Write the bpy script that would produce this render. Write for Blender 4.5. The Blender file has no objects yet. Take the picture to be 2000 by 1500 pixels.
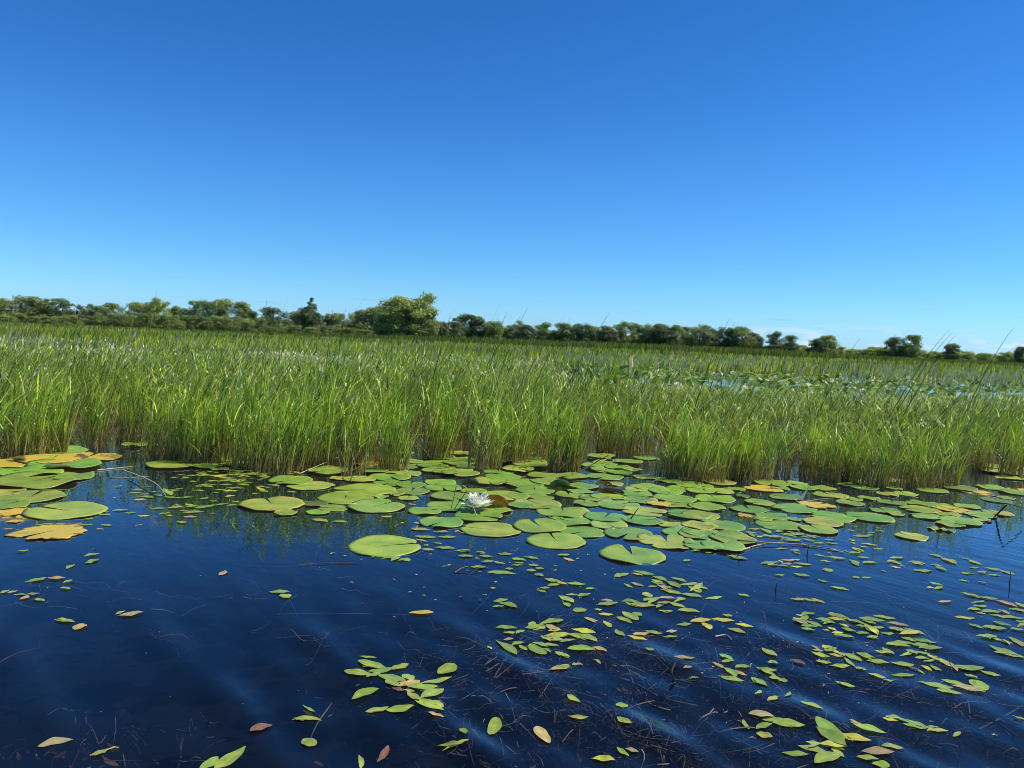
import bpy, math, random
import numpy as np
from mathutils import Vector, Matrix
RNG = np.random.default_rng(7)
random.seed(7)
sc = bpy.context.scene
C = sc.collection
R = math.radians

# ------------------------------------------------------------------ camera
CAM_H, PITCH, ROLL, FPX = 0.80, R(3.22), R(2.4), 1500.0
fwd = Vector((0, math.cos(PITCH), -math.sin(PITCH)))
r0 = Vector((1, 0, 0)); u0 = r0.cross(fwd)
cR = r0*math.cos(ROLL) + u0*math.sin(ROLL)
cU = -r0*math.sin(ROLL) + u0*math.cos(ROLL)
cam_d = bpy.data.cameras.new('camera'); cam = bpy.data.objects.new('camera', cam_d); C.objects.link(cam)
cam_d.sensor_width = 36; cam_d.lens = 36*FPX/2000; cam_d.clip_start = 0.05; cam_d.clip_end = 6000
M = Matrix(((cR.x, cU.x, -fwd.x, 0), (cR.y, cU.y, -fwd.y, 0), (cR.z, cU.z, -fwd.z, CAM_H), (0, 0, 0, 1)))
cam.matrix_world = M
sc.camera = cam

def ray(px, py):
    return fwd + cR*((px-1000)/FPX) - cU*((py-750)/FPX)
def ground(px, py, z=0.0):
    d = ray(px, py); t = (z-CAM_H)/d.z
    return (d.x*t, d.y*t)
def at_dist(px, py, Y):
    d = ray(px, py); t = Y/d.y
    return Vector((d.x*t, Y, CAM_H + d.z*t))
def project(x, y, z):
    vx, vy, vz = x, y, z-CAM_H
    dp = vx*fwd.x+vy*fwd.y+vz*fwd.z
    a = vx*cR.x+vy*cR.y+vz*cR.z; b = vx*cU.x+vy*cU.y+vz*cU.z
    return 1000+FPX*a/dp, 750-FPX*b/dp

# ------------------------------------------------------------------ noise (numpy)
_perm = RNG.random((256, 256))
def vnoise(x, y):
    xi = np.floor(x).astype(int); yi = np.floor(y).astype(int)
    fx = x-xi; fy = y-yi; fx = fx*fx*(3-2*fx); fy = fy*fy*(3-2*fy)
    a = _perm[xi & 255, yi & 255]; b = _perm[(xi+1) & 255, yi & 255]
    c = _perm[xi & 255, (yi+1) & 255]; d = _perm[(xi+1) & 255, (yi+1) & 255]
    return (a*(1-fx)+b*fx)*(1-fy)+(c*(1-fx)+d*fx)*fy
def fbm(x, y):
    return (vnoise(x, y)+0.5*vnoise(2.1*x+7, 2.1*y+3)+0.25*vnoise(4.3*x+1, 4.3*y+9))/1.75

# ------------------------------------------------------------------ helpers
def tag(o, label=None, cat=None, group=None, kind=None):
    if label: o['label'] = label
    if cat: o['category'] = cat
    if group: o['group'] = group
    if kind: o['kind'] = kind
    return o
def empty(name, loc, label, cat, group=None, rz=0):
    o = bpy.data.objects.new(name, None); C.objects.link(o); o.empty_display_size = 0.1
    o.location = loc; o.rotation_euler = (0, 0, rz)
    return tag(o, label, cat, group)
def mesh_np(name, V, F, cols=None, mats=(), smooth=False, extra=None):
    """V (n,3); F (m,4) or (m,3) int array; cols (n,3)"""
    me = bpy.data.meshes.new(name)
    V = np.asarray(V, dtype=np.float32); F = np.asarray(F, dtype=np.int32)
    n, m, k = len(V), len(F), F.shape[1]
    me.vertices.add(n); me.vertices.foreach_set('co', V.ravel())
    me.loops.add(m*k); me.loops.foreach_set('vertex_index', F.ravel())
    me.polygons.add(m)
    me.polygons.foreach_set('loop_start', np.arange(0, m*k, k, dtype=np.int32))
    me.polygons.foreach_set('loop_total', np.full(m, k, dtype=np.int32))
    if smooth: me.polygons.foreach_set('use_smooth', np.ones(m, dtype=bool))
    if cols is not None:
        at = me.color_attributes.new('Col', 'FLOAT_COLOR', 'POINT')
        c4 = np.ones((n, 4), dtype=np.float32); c4[:, :3] = cols
        at.data.foreach_set('color', c4.ravel())
    me.update(calc_edges=True); me.validate()
    for mt in mats: me.materials.append(mt)
    return me
def link(name, me, parent=None, loc=(0, 0, 0)):
    o = bpy.data.objects.new(name, me); C.objects.link(o)
    if parent is not None: o.parent = parent
    o.location = loc
    return o

# ------------------------------------------------------------------ materials
def newmat(name):
    m = bpy.data.materials.new(name); m.use_nodes = True
    nt = m.node_tree; nt.nodes.clear()
    return m, nt, nt.nodes.new('ShaderNodeOutputMaterial')
def N(nt, t, **kw):
    n = nt.nodes.new(t)
    for k, v in kw.items():
        if k.startswith('i_'): n.inputs[k[2:].replace('_', ' ')].default_value = v
        else: setattr(n, k, v)
    return n
def math_node(nt, op, a, b=None):
    n = nt.nodes.new('ShaderNodeMath'); n.operation = op
    for i, v in enumerate((a, b)):
        if v is None: continue
        if isinstance(v, (int, float)): n.inputs[i].default_value = v
        else: nt.links.new(v, n.inputs[i])
    return n.outputs[0]
def mix_col(nt, fac, a, b, mode='MIX'):
    n = nt.nodes.new('ShaderNodeMix'); n.data_type = 'RGBA'; n.blend_type = mode
    for s, v in ((0, fac), (6, a), (7, b)):
        if isinstance(v, (int, float)): n.inputs[s].default_value = v
        elif isinstance(v, tuple): n.inputs[s].default_value = v if len(v) == 4 else v+(1,)
        else: nt.links.new(v, n.inputs[s])
    return n.outputs[2]
def ramp(nt, fac, stops):
    n = nt.nodes.new('ShaderNodeValToRGB'); cr = n.color_ramp
    while len(cr.elements) < len(stops): cr.elements.new(0.5)
    for e, (p, c) in zip(cr.elements, stops): e.position = p; e.color = tuple(c)+(1,) if len(c) == 3 else c
    nt.links.new(fac, n.inputs[0]); return n.outputs[0]

def leaf_shader(nt, out, col, transl=0.35, rough=0.4, coat=0.25, bump=None, tcol=None):
    L = nt.links
    p = N(nt, 'ShaderNodeBsdfPrincipled'); L.new(col, p.inputs['Base Color'])
    p.inputs['Roughness'].default_value = rough
    p.inputs['Specular IOR Level'].default_value = coat
    if bump is not None: L.new(bump, p.inputs['Normal'])
    if transl <= 0:
        L.new(p.outputs[0], out.inputs[0]); return
    t = N(nt, 'ShaderNodeBsdfTranslucent')
    tc = mix_col(nt, 1.0, col, (1.35, 1.25, 0.45), 'MULTIPLY'); L.new(tc, t.inputs[0])
    mx = N(nt, 'ShaderNodeMixShader'); mx.inputs[0].default_value = transl
    L.new(p.outputs[0], mx.inputs[1]); L.new(t.outputs[0], mx.inputs[2]); L.new(mx.outputs[0], out.inputs[0])

def mat_blade(name, transl=0.38, rough=0.45, spec=0.35, noise=0.25):
    m, nt, out = newmat(name)
    a = N(nt, 'ShaderNodeAttribute', attribute_name='Col')
    nz = N(nt, 'ShaderNodeTexNoise'); nz.inputs['Scale'].default_value = 14
    g = N(nt, 'ShaderNodeNewGeometry'); nt.links.new(g.outputs['Position'], nz.inputs['Vector'])
    f = ramp(nt, nz.outputs[0], [(0.3, (1-noise,)*3), (0.7, (1+noise,)*3)])
    col = mix_col(nt, 1.0, a.outputs['Color'], f, 'MULTIPLY')
    leaf_shader(nt, out, col, transl, rough, spec)
    return m
M_BLADE = mat_blade('reed_blade', 0.26, 0.4, 0.4, 0.3)
M_FARGRASS = mat_blade('far_grass', 0.3, 0.85, 0.03, 0.3)
M_STALK = mat_blade('dry_stalk', 0.0, 0.6, 0.2, 0.3)

def mat_foliage(name):
    m, nt, out = newmat(name)
    a = N(nt, 'ShaderNodeAttribute', attribute_name='Col')
    oi = N(nt, 'ShaderNodeObjectInfo')
    col = mix_col(nt, 1.0, a.outputs['Color'], oi.outputs['Color'], 'MULTIPLY')
    leaf_shader(nt, out, col, 0.22, 0.6, 0.2)
    return m
M_FOL = mat_foliage('tree_foliage')
def mat_bark():
    m, nt, out = newmat('bark')
    nz = N(nt, 'ShaderNodeTexNoise'); nz.inputs['Scale'].default_value = 6
    c = ramp(nt, nz.outputs[0], [(0.3, (0.05, 0.04, 0.03)), (0.7, (0.16, 0.13, 0.1))])
    leaf_shader(nt, out, c, 0, 0.9, 0.1); return m
M_BARK = mat_bark()

def mat_pad():
    m, nt, out = newmat('lily_pad'); L = nt.links
    tc = N(nt, 'ShaderNodeTexCoord'); oi = N(nt, 'ShaderNodeObjectInfo')
    at = N(nt, 'ShaderNodeAttribute', attribute_name='Col')   # R: radius 0..1, G: decay, B: angle/2pi
    sp = N(nt, 'ShaderNodeSeparateColor'); L.new(at.outputs['Color'], sp.inputs[0])
    rad, dec, ang = sp.outputs[0], sp.outputs[1], sp.outputs[2]
    off = N(nt, 'ShaderNodeVectorMath', operation='ADD'); L.new(tc.outputs['Object'], off.inputs[0])
    rv = N(nt, 'ShaderNodeCombineXYZ'); r10 = math_node(nt, 'MULTIPLY', oi.outputs['Random'], 37.0)
    L.new(r10, rv.inputs[0]); L.new(r10, rv.inputs[2]); L.new(rv.outputs[0], off.inputs[1])
    n1 = N(nt, 'ShaderNodeTexNoise'); n1.inputs['Scale'].default_value = 9; n1.inputs['Detail'].default_value = 4
    L.new(off.outputs[0], n1.inputs['Vector'])
    n2 = N(nt, 'ShaderNodeTexNoise'); n2.inputs['Scale'].default_value = 60; n2.inputs['Detail'].default_value = 3
    L.new(off.outputs[0], n2.inputs['Vector'])
    base = oi.outputs['Color']
    v1 = ramp(nt, n1.outputs[0], [(0.32, (0.66, 0.80, 0.78)), (0.66, (1.28, 1.14, 1.0))])
    c = mix_col(nt, 1.0, base, v1, 'MULTIPLY')
    # decay: yellow/brown toward rim where noise + rim is high
    s = math_node(nt, 'ADD', math_node(nt, 'MULTIPLY', math_node(nt, 'POWER', rad, 3.0), 0.25), n1.outputs[0])
    s = math_node(nt, 'ADD', s, math_node(nt, 'MULTIPLY', n2.outputs[0], 0.16))
    s = math_node(nt, 'ADD', s, math_node(nt, 'MULTIPLY', dec, 0.55))
    fy = ramp(nt, s, [(0.86, (0, 0, 0)), (0.99, (1, 1, 1))])
    c = mix_col(nt, fy, c, mix_col(nt, dec, (0.50, 0.44, 0.06), (0.80, 0.50, 0.06)))
    fb = ramp(nt, s, [(1.02, (0, 0, 0)), (1.0, (0, 0, 0))])
    s2 = math_node(nt, 'SUBTRACT', s, 0.42)
    fb = ramp(nt, s2, [(0.72, (0, 0, 0)), (0.80, (1, 1, 1))])
    c = mix_col(nt, fb, c, (0.17, 0.085, 0.035))
    # tiny dark specks
    n3 = N(nt, 'ShaderNodeTexNoise'); n3.inputs['Scale'].default_value = 130
    L.new(off.outputs[0], n3.inputs['Vector'])
    fs = ramp(nt, n3.outputs[0], [(0.68, (0, 0, 0)), (0.74, (1, 1, 1))])
    c = mix_col(nt, math_node(nt, 'MULTIPLY', fs, 0.35), c, (0.07, 0.07, 0.03))
    # veins
    w = math_node(nt, 'MULTIPLY', ang, 22.0); w = math_node(nt, 'FRACT', w)
    w = math_node(nt, 'ABSOLUTE', math_node(nt, 'SUBTRACT', w, 0.5))
    wv = ramp(nt, w, [(0.0, (1, 1, 1)), (0.10, (0, 0, 0))])
    wv = math_node(nt, 'MULTIPLY', wv, math_node(nt, 'SUBTRACT', 1.0, rad))
    c = mix_col(nt, math_node(nt, 'MULTIPLY', wv, 0.6), c, (0.34, 0.46, 0.14))
    # darker wet centre where the stalk joins
    fc = ramp(nt, rad, [(0.0, (1, 1, 1)), (0.16, (0, 0, 0))])
    c = mix_col(nt, math_node(nt, 'MULTIPLY', fc, 0.45), c, (0.06, 0.16, 0.05))
    fr = ramp(nt, rad, [(0.955, (0, 0, 0)), (1.0, (1, 1, 1))])
    c = mix_col(nt, math_node(nt, 'MULTIPLY', fr, 0.28), c, (0.45, 0.42, 0.14))
    bp = N(nt, 'ShaderNodeBump'); bp.inputs['Strength'].default_value = 0.35; bp.inputs['Distance'].default_value = 0.004
    hh = math_node(nt, 'ADD', n2.outputs[0], math_node(nt, 'MULTIPLY', wv, -1.0)); L.new(hh, bp.inputs['Height'])
    # underside is reddish brown
    g = N(nt, 'ShaderNodeNewGeometry')
    c = mix_col(nt, g.outputs['Backfacing'], c, (0.16, 0.09, 0.04))
    leaf_shader(nt, out, c, 0.12, 0.40, 0.38, bp.outputs[0])
    return m
M_PAD = mat_pad()

def mat_leaf():
    m, nt, out = newmat('pondweed_leaf'); L = nt.links
    at = N(nt, 'ShaderNodeAttribute', attribute_name='Col')
    g = N(nt, 'ShaderNodeNewGeometry')
    n1 = N(nt, 'ShaderNodeTexNoise'); n1.inputs['Scale'].default_value = 45; n1.inputs['Detail'].default_value = 4
    L.new(g.outputs['Position'], n1.inputs['Vector'])
    v = ramp(nt, n1.outputs[0], [(0.3, (0.7, 0.78, 0.75)), (0.7, (1.25, 1.15, 1.1))])
    c = mix_col(nt, 1.0, at.outputs['Color'], v, 'MULTIPLY')
    n3 = N(nt, 'ShaderNodeTexNoise'); n3.inputs['Scale'].default_value = 150
    L.new(g.outputs['Position'], n3.inputs['Vector'])
    fs = ramp(nt, n3.outputs[0], [(0.66, (0, 0, 0)), (0.73, (1, 1, 1))])
    c = mix_col(nt, math_node(nt, 'MULTIPLY', fs, 0.5), c, (0.12, 0.08, 0.03))
    bp = N(nt, 'ShaderNodeBump'); bp.inputs['Strength'].default_value = 0.3; bp.inputs['Distance'].default_value = 0.002
    L.new(n1.outputs[0], bp.inputs['Height'])
    leaf_shader(nt, out, c, 0.12, 0.32, 0.5, bp.outputs[0]); return m
M_LEAF = mat_leaf()

def mat_water():
    m, nt, out = newmat('water_surface'); L = nt.links
    g = N(nt, 'ShaderNodeNewGeometry')
    mr = N(nt, 'ShaderNodeMapping'); mr.inputs['Rotation'].default_value = (0, 0, R(-34)); L.new(g.outputs['Position'], mr.inputs[0])
    mp = N(nt, 'ShaderNodeMapping'); mp.inputs['Scale'].default_value = (1, 0.3, 1)
    L.new(mr.outputs[0], mp.inputs[0])
    n1 = N(nt, 'ShaderNodeTexNoise'); n1.inputs['Scale'].default_value = 9; n1.inputs['Detail'].default_value = 3; L.new(mp.outputs[0], n1.inputs['Vector'])
    n2 = N(nt, 'ShaderNodeTexNoise'); n2.inputs['Scale'].default_value = 42; n2.inputs['Detail'].default_value = 2; L.new(mp.outputs[0], n2.inputs['Vector'])
    n4 = N(nt, 'ShaderNodeTexNoise'); n4.inputs['Scale'].default_value = 0.9; L.new(g.outputs['Position'], n4.inputs['Vector'])
    patch = ramp(nt, n4.outputs[0], [(0.4, (0.25,)*3), (0.62, (1, 1, 1))])
    h = math_node(nt, 'ADD', math_node(nt, 'MULTIPLY', n1.outputs[0], 0.008), math_node(nt, 'MULTIPLY', math_node(nt, 'MULTIPLY', n2.outputs[0], patch), 0.0012))
    bp = N(nt, 'ShaderNodeBump'); bp.inputs['Strength'].default_value = 0.3; bp.inputs['Distance'].default_value = 1.0
    L.new(h, bp.inputs['Height'])
    fr = N(nt, 'ShaderNodeFresnel'); fr.inputs['IOR'].default_value = 1.5; L.new(bp.outputs[0], fr.inputs['Normal'])
    tr = N(nt, 'ShaderNodeBsdfTransparent'); tr.inputs[0].default_value = (0.56, 0.58, 0.62, 1)
    gl = N(nt, 'ShaderNodeBsdfGlossy'); gl.inputs['Roughness'].default_value = 0.03; gl.inputs['Color'].default_value = (0.92, 0.97, 1, 1)
    L.new(bp.outputs[0], gl.inputs['Normal'])
    mx = N(nt, 'ShaderNodeMixShader'); fpow = math_node(nt, 'MULTIPLY', math_node(nt, 'POWER', fr.outputs[0], 1.65), 2.5); fpow.node.use_clamp = True
    L.new(fpow, mx.inputs[0]); L.new(tr.outputs[0], mx.inputs[1]); L.new(gl.outputs[0], mx.inputs[2])
    df = N(nt, 'ShaderNodeBsdfDiffuse'); df.inputs[0].default_value = (0.0025, 0.0045, 0.0095, 1)
    ad = N(nt, 'ShaderNodeAddShader'); L.new(mx.outputs[0], ad.inputs[0]); L.new(df.outputs[0], ad.inputs[1])
    L.new(ad.outputs[0], out.inputs[0]); return m
M_WATER = mat_water()

def mat_simple(name, stops, scale=3, rough=0.9, bump=0.0, detail=5):
    m, nt, out = newmat(name)
    g = N(nt, 'ShaderNodeNewGeometry')
    nz = N(nt, 'ShaderNodeTexNoise'); nz.inputs['Scale'].default_value = scale; nz.inputs['Detail'].default_value = detail
    nt.links.new(g.outputs['Position'], nz.inputs['Vector'])
    c = ramp(nt, nz.outputs[0], stops)
    leaf_shader(nt, out, c, 0, rough, 0.2); return m
M_BED = mat_simple('lake_bed_mud', [(0.35, (0.001, 0.002, 0.004)), (0.55, (0.002, 0.003, 0.006)), (0.72, (0.006, 0.005, 0.006))], 5)
M_GROUND = mat_simple('marsh_soil', [(0.3, (0.035, 0.06, 0.015)), (0.7, (0.09, 0.12, 0.03))], 1.2)
def mat_sub():
    m, nt, out = newmat('submerged_weed')
    a = N(nt, 'ShaderNodeAttribute', attribute_name='Col'); g = N(nt, 'ShaderNodeNewGeometry')
    sx_ = N(nt, 'ShaderNodeSeparateXYZ'); nt.links.new(g.outputs['Position'], sx_.inputs[0])
    dep = math_node(nt, 'POWER', 2.718, math_node(nt, 'MULTIPLY', sx_.outputs[2], 9.0))   # water's absorption of light painted in: colour darkens with depth
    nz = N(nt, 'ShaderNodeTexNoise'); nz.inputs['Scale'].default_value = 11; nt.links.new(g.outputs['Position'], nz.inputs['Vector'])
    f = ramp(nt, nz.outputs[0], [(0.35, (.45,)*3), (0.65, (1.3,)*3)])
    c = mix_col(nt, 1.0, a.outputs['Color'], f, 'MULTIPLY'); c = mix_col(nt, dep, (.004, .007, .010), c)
    leaf_shader(nt, out, c, 0, .9, 0); return m
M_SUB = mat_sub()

def mat_petal():
    m, nt, out = newmat('petal'); 
    at = N(nt, 'ShaderNodeAttribute', attribute_name='Col')
    leaf_shader(nt, out, at.outputs['Color'], 0.06, 0.5, 0.3)
    # keep petals white in transmission
    return m
M_PETAL = mat_petal()

# ------------------------------------------------------------------ water height field
def wave(x, y):
    x = np.asarray(x, float); y = np.asarray(y, float)
    n = 0.83*x+0.56*y; s = 0.56*x-0.83*y
    wob = 0.22*(vnoise(x*0.9+5, y*0.9+2)-.5)
    msk = np.clip((vnoise(n*1.3+11, s*0.6+4)-0.18)*2.4, 0.15, 1)
    near = np.clip((2.5-y)/1.0, 0.02, 1.0)
    a = np.sin(2*math.pi*(n+wob)/0.34)
    a = 0.0095*(np.exp(2.0*a)/7.39-0.31)*msk
    b = 0.0021*np.sin(2*math.pi*(n*0.97+0.18*s+0.6*wob)/0.125+2*vnoise(x*2, y*2))
    c = 0.0024*np.sin(2*math.pi*(0.35*x+0.94*y+wob)/0.22+1.3)*vnoise(x*1.1+30, y*1.1+8)
    return (a+b*msk+c)*near

def axis(lo, hi, step, far, grow=1.25):
    a = list(np.arange(lo, hi, step)); v = hi; s = step
    while v < far: a.append(v); s *= grow; v += s
    a.append(far); return a
xs_pos = axis(0, 2.6, 0.016, 3000); xs = np.array([-v for v in xs_pos[::-1]][:-1]+xs_pos)
ys = np.array([-3000, -300, -30, -5, -1, 0, 0.5, 0.8]+axis(1.0, 3.4, 0.016, 3000))
X, Y = np.meshgrid(xs, ys)
Z = wave(X, Y)*np.clip((60-np.hypot(X, Y))/50, 0, 1)
V = np.stack([X, Y, Z], -1).reshape(-1, 3)
nx, ny = len(xs), len(ys)
ii = (np.arange(ny-1)[:, None]*nx+np.arange(nx-1)[None, :]).ravel()
F = np.stack([ii, ii+1, ii+nx+1, ii+nx], -1)
water = link('water', mesh_np('water', V, F, mats=[M_WATER], smooth=True)); tag(water, kind='structure')
bed = link('lake_bed', mesh_np('lake_bed', [(-3000, -3000, -0.9), (3000, -3000, -0.9), (3000, 3000, -0.9), (-3000, 3000, -0.9)], [(0, 1, 2, 3)], mats=[M_BED])); tag(bed, kind='structure')

# marsh ground further back: irregular near edge
def marsh_edge(x):
    t = 1/(1+math.exp(-(x-1.5)/1.2))
    return (1-t)*8.2 + t*(31+0.15*x) + 1.2*math.sin(x*0.7)+0.6*math.sin(x*2.1+1)
gx = np.concatenate([[-3000, -800, -200, -60], np.arange(-30, 60, 0.8), [80, 200, 800, 3000]])
ge = np.array([marsh_edge(float(v)) for v in np.clip(gx, -30, 60)])
gV = [(x, e, 0.03) for x, e in zip(gx, ge)]+[(x, 60, 0.05) for x in gx]+[(x, 3000, 0.06) for x in gx]
n = len(gx); gF = [(i, i+1, n+i+1, n+i) for i in range(n-1)]+[(n+i, n+i+1, 2*n+i+1, 2*n+i) for i in range(n-1)]
mg = link('marsh_ground', mesh_np('marsh_ground', gV, gF, mats=[M_GROUND])); tag(mg, kind='structure')

# ------------------------------------------------------------------ blades
class Blades:
    def __init__(s): s.V = []; s.F = []; s.Cc = []; s.n = 0
    def add(s, base, h, w, az, lean, curl, c0, c1, seg=4, kink=None, flat=0.0, facing=None, pw=1.6):
        """base (n,3), h length, w width, az direction of the lean, lean 0..1 tip offset fraction, curl droop"""
        n = len(base)
        if n == 0: return
        h = np.broadcast_to(h, n); w = np.broadcast_to(w, n); az = np.broadcast_to(az, n)
        lean = np.broadcast_to(lean, n); curl = np.broadcast_to(curl, n)
        t = np.linspace(0, 1, seg+1)[None, :]
        off = lean[:, None]*(0.45*t+0.55*t**pw)
        z = t*np.sqrt(np.clip(1-lean[:, None]**2*0.8, 0.02, 1)) - curl[:, None]*t**2.5
        px = base[:, 0:1]+h[:, None]*off*np.cos(az)[:, None]
        py = base[:, 1:2]+h[:, None]*off*np.sin(az)[:, None]
        pz = base[:, 2:3]+h[:, None]*z
        f = RNG.uniform(-1.25, 1.25, n) if facing is None else np.broadcast_to(facing, n)  # width direction, roughly across the view
        f = f[:, None]+0.5*t*RNG.uniform(-1, 1, n)[:, None]
        prof = (1-t**2.2)*(0.75+0.5*np.sin(np.pi*np.clip(t+0.1, 0, 1)))*(1-flat)+flat*(1-0.9*t)
        hw = 0.5*w[:, None]*np.clip(prof, 0.08, 2)
        dx = np.cos(f)*hw; dy = np.sin(f)*hw
        A = np.stack([px-dx, py-dy, pz], -1); B = np.stack([px+dx, py+dy, pz], -1)
        vv = np.stack([A, B], 2).reshape(n, -1, 3)       # n, 2*(seg+1), 3
        k = 2*(seg+1)
        base_i = s.n+np.arange(n)[:, None]*k
        q = np.arange(seg)[None, :]*2
        a = base_i+q
        s.F.append(np.stack([a, a+1, a+3, a+2], -1).reshape(-1, 4))
        s.V.append(vv.reshape(-1, 3)); s.n += n*k
        tt = np.repeat(t, 2, axis=1)[:, :, None]
        tt = np.clip(tt, 0, 1)
        cc = c0[:, None, :]*(1-tt)+c1[:, None, :]*tt
        s.Cc.append(cc.reshape(-1, 3))
    def recolor_low(s, z1=0.16, brown=(0.24, 0.155, 0.075)):
        """dead sheaths round the foot of the plants"""
        for i in range(len(s.V)):
            z = s.V[i][:, 2:3]
            k = np.clip((z1-z)/z1, 0, 1)**1.0*(0.85)
            s.Cc[i] = s.Cc[i]*(1-k)+np.array(brown)[None, :]*k
    def build(s, name, mat, parent=None):
        return link(name, mesh_np(name, np.concatenate(s.V), np.concatenate(s.F), np.concatenate(s.Cc), mats=[mat]), parent)

G_DARK = np.array([0.065, 0.120, 0.022]); G_MID = np.array([0.25, 0.42, 0.034]); G_LIGHT = np.array([0.53, 0.70, 0.062])
G_YEL = np.array([0.54, 0.56, 0.12]); STRAW = np.array([0.58, 0.49, 0.27]); BROWN = np.array([0.15, 0.09, 0.045]); PALE = np.array([0.60, 0.60, 0.40])
def pick(n, opts, probs, jit=0.18):
    idx = RNG.choice(len(opts), n, p=np.array(probs)/sum(probs))
    c = np.array(opts)[idx]
    return c*RNG.uniform(1-jit, 1+jit, (n, 1))*RNG.uniform(0.93, 1.07, (n, 3))
WIND = 0.0   # toward +x

front_px = [(-400, 900), (0, 893), (110, 888), (140, 862), (270, 858), (300, 893), (420, 908), (560, 918), (650, 908), (700, 918), (760, 914), (800, 888), (830, 868),
            (900, 872), (920, 914), (960, 918), (985, 900), (1060, 900), (1080, 916), (1120, 916), (1150, 888), (1280, 886), (1310, 930), (1360, 938), (1400, 915), (1440, 935),
            (1500, 938), (1560, 915), (1600, 930), (1680, 945), (1760, 950), (1850, 948), (1880, 925), (1930, 915), (1960, 925), (2000, 925), (2400, 935)]
fpx = np.array([p[0] for p in front_px]); fpy = np.array([p[1] for p in front_px])
def front_y(px): return np.interp(px, fpx, fpy)
# height of the dense mass (metres) against px
def mass_h(px): return 1.06*np.interp(px, [-200, 0, 300, 600, 900, 1150, 1300, 1500, 1700, 2000, 2300], [0.46, 0.46, 0.47, 0.52, 0.53, 0.44, 0.37, 0.34, 0.38, 0.43, 0.46])

def sample_bed(n, x0, x1, y0, y1, accept):
    out = []
    tot = 0
    while tot < n:
        x = RNG.uniform(x0, x1, n); y = RNG.uniform(y0, y1, n)
        px, py = project(x, y, 0.0)
        ok = (px > -260) & (px < 2260) & (RNG.random(n) < accept(x, y, px, py))
        out.append(np.stack([x[ok], y[ok], px[ok]], -1)); tot += ok.sum()
        if len(out) > 400: break
    return np.concatenate(out)[:n]
def acc_front(x, y, px, py):
    yb = front_y(px)
    d = yb-py                       # >0: behind the edge
    a = np.clip((d-3)/24.0, 0, 1)*(0.30+0.70*np.clip(d/50, 0, 1))
    clump = np.clip((fbm(x*3.4, y*3.0)-0.44)*6, 0.03, 1)
    clump = clump*(1-np.clip(d/60, 0, 1))+np.clip(d/60, 0, 1)*(0.45+0.55*clump)
    gap = 1-0.96*np.exp(-((px-1518)/46.0)**2)*(np.exp(-((y-6.6)/1.9)**2)) - 0.5*np.exp(-((px-1170)/30.0)**2)*(y < 6.6)
    return a*clump*gap
def reeds(B, P, kind):
    n = len(P); x, y, px = P[:, 0], P[:, 1], P[:, 2]
    H = mass_h(px)*(0.70+0.62*fbm(x*1.7+40, y*1.2))
    lean_r = np.clip((px-1250)/500, 0, 1)*.22
    z0 = np.zeros(n)-0.02
    base = np.stack([x, y, z0], -1)
    if kind == 'stem':      # upright green culms
        h = H*RNG.uniform(0.75, 1.15, n)
        c1 = pick(n, [G_DARK, G_MID, G_LIGHT, G_YEL, PALE], [1.8, 3.4, 3.6, 1.6, .9]); c0 = c1*0.8
        B.add(base, h, RNG.uniform(0.0025, 0.0058, n), RNG.normal(0, 0.6, n)*(1-lean_r*2), RNG.uniform(0.02, 0.42, n)+lean_r, RNG.uniform(0, .10, n), c0, c1, seg=4)
    elif kind == 'rush':    # tall dark rush stems leaning with the wind
        h = (H+0.10)*RNG.uniform(0.85, 1.2, n)+0.42*RNG.random(n)**2.2
        c1 = pick(n, [G_DARK*1.1, G_DARK*0.7, G_MID*0.7], [4, 2, 3]); c0 = c1*1.1
        B.add(base, h, RNG.uniform(0.003, 0.0058, n), RNG.normal(0.0, 0.25, n), RNG.uniform(0.28, 0.62, n), RNG.uniform(0, .05, n), c0, c1, seg=5, flat=0.5, pw=1.9)
    elif kind == 'leaf':    # leaf blades leaving the culms
        hz = H*RNG.beta(2.2, 1.6, n)*0.92; base[:, 2] = hz
        h = RNG.uniform(0.06, 0.24, n)
        c1 = pick(n, [G_DARK, G_MID, G_LIGHT, G_YEL, PALE, STRAW], [2, 3.0, 3.4, 1.7, 1.0, .5]); c0 = c1*0.9
        az = RNG.normal(0, 1.5, n)
        B.add(base, h, RNG.uniform(0.0035, 0.008, n), az, RNG.uniform(0.25, 0.97, n), RNG.uniform(-0.05, 0.8, n), c0, c1, seg=4)
    elif kind == 'thatch':  # matted dead straw just over the water
        base[:, 2] = RNG.uniform(.004, .09, n)*RNG.random(n); h = RNG.uniform(.08, .38, n)
        c1 = pick(n, [STRAW, BROWN, BROWN*.6, STRAW*.6], [2, 3, 2, 2])
        B.add(base, h, RNG.uniform(.003, .006, n), RNG.uniform(-3.1, 3.1, n), np.full(n, .99), RNG.uniform(-.3, .1, n)*.5, c1, c1, seg=2, flat=.6)
    elif kind == 'fleck':   # small kinked leaf ends, highlights painted in as pale colour
        base[:, 2] = H*RNG.uniform(.18, 1.0, n); h = RNG.uniform(.025, .085, n)
        c1 = pick(n, [G_LIGHT*1.2, G_YEL*1.15, PALE*1.2, G_MID], [3, 2.2, 1.6, 2])
        B.add(base, h, RNG.uniform(.005, .011, n), RNG.uniform(-3.1, 3.1, n), RNG.uniform(.1, .98, n), RNG.uniform(-.1, .9, n), c1, c1, seg=2)
    elif kind == 'dead':    # straw at the foot, all directions
        h = RNG.uniform(0.12, 0.42, n)
        c1 = pick(n, [STRAW, BROWN, STRAW*0.55, G_YEL*0.8], [2, 3, 3, 1]); c0 = c1*0.7
        B.add(base, h, RNG.uniform(0.003, 0.007, n), RNG.uniform(-3.14, 3.14, n), RNG.uniform(0.1, 0.95, n), RNG.uniform(0, .35, n), c0, c1, seg=3, flat=.5)

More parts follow.
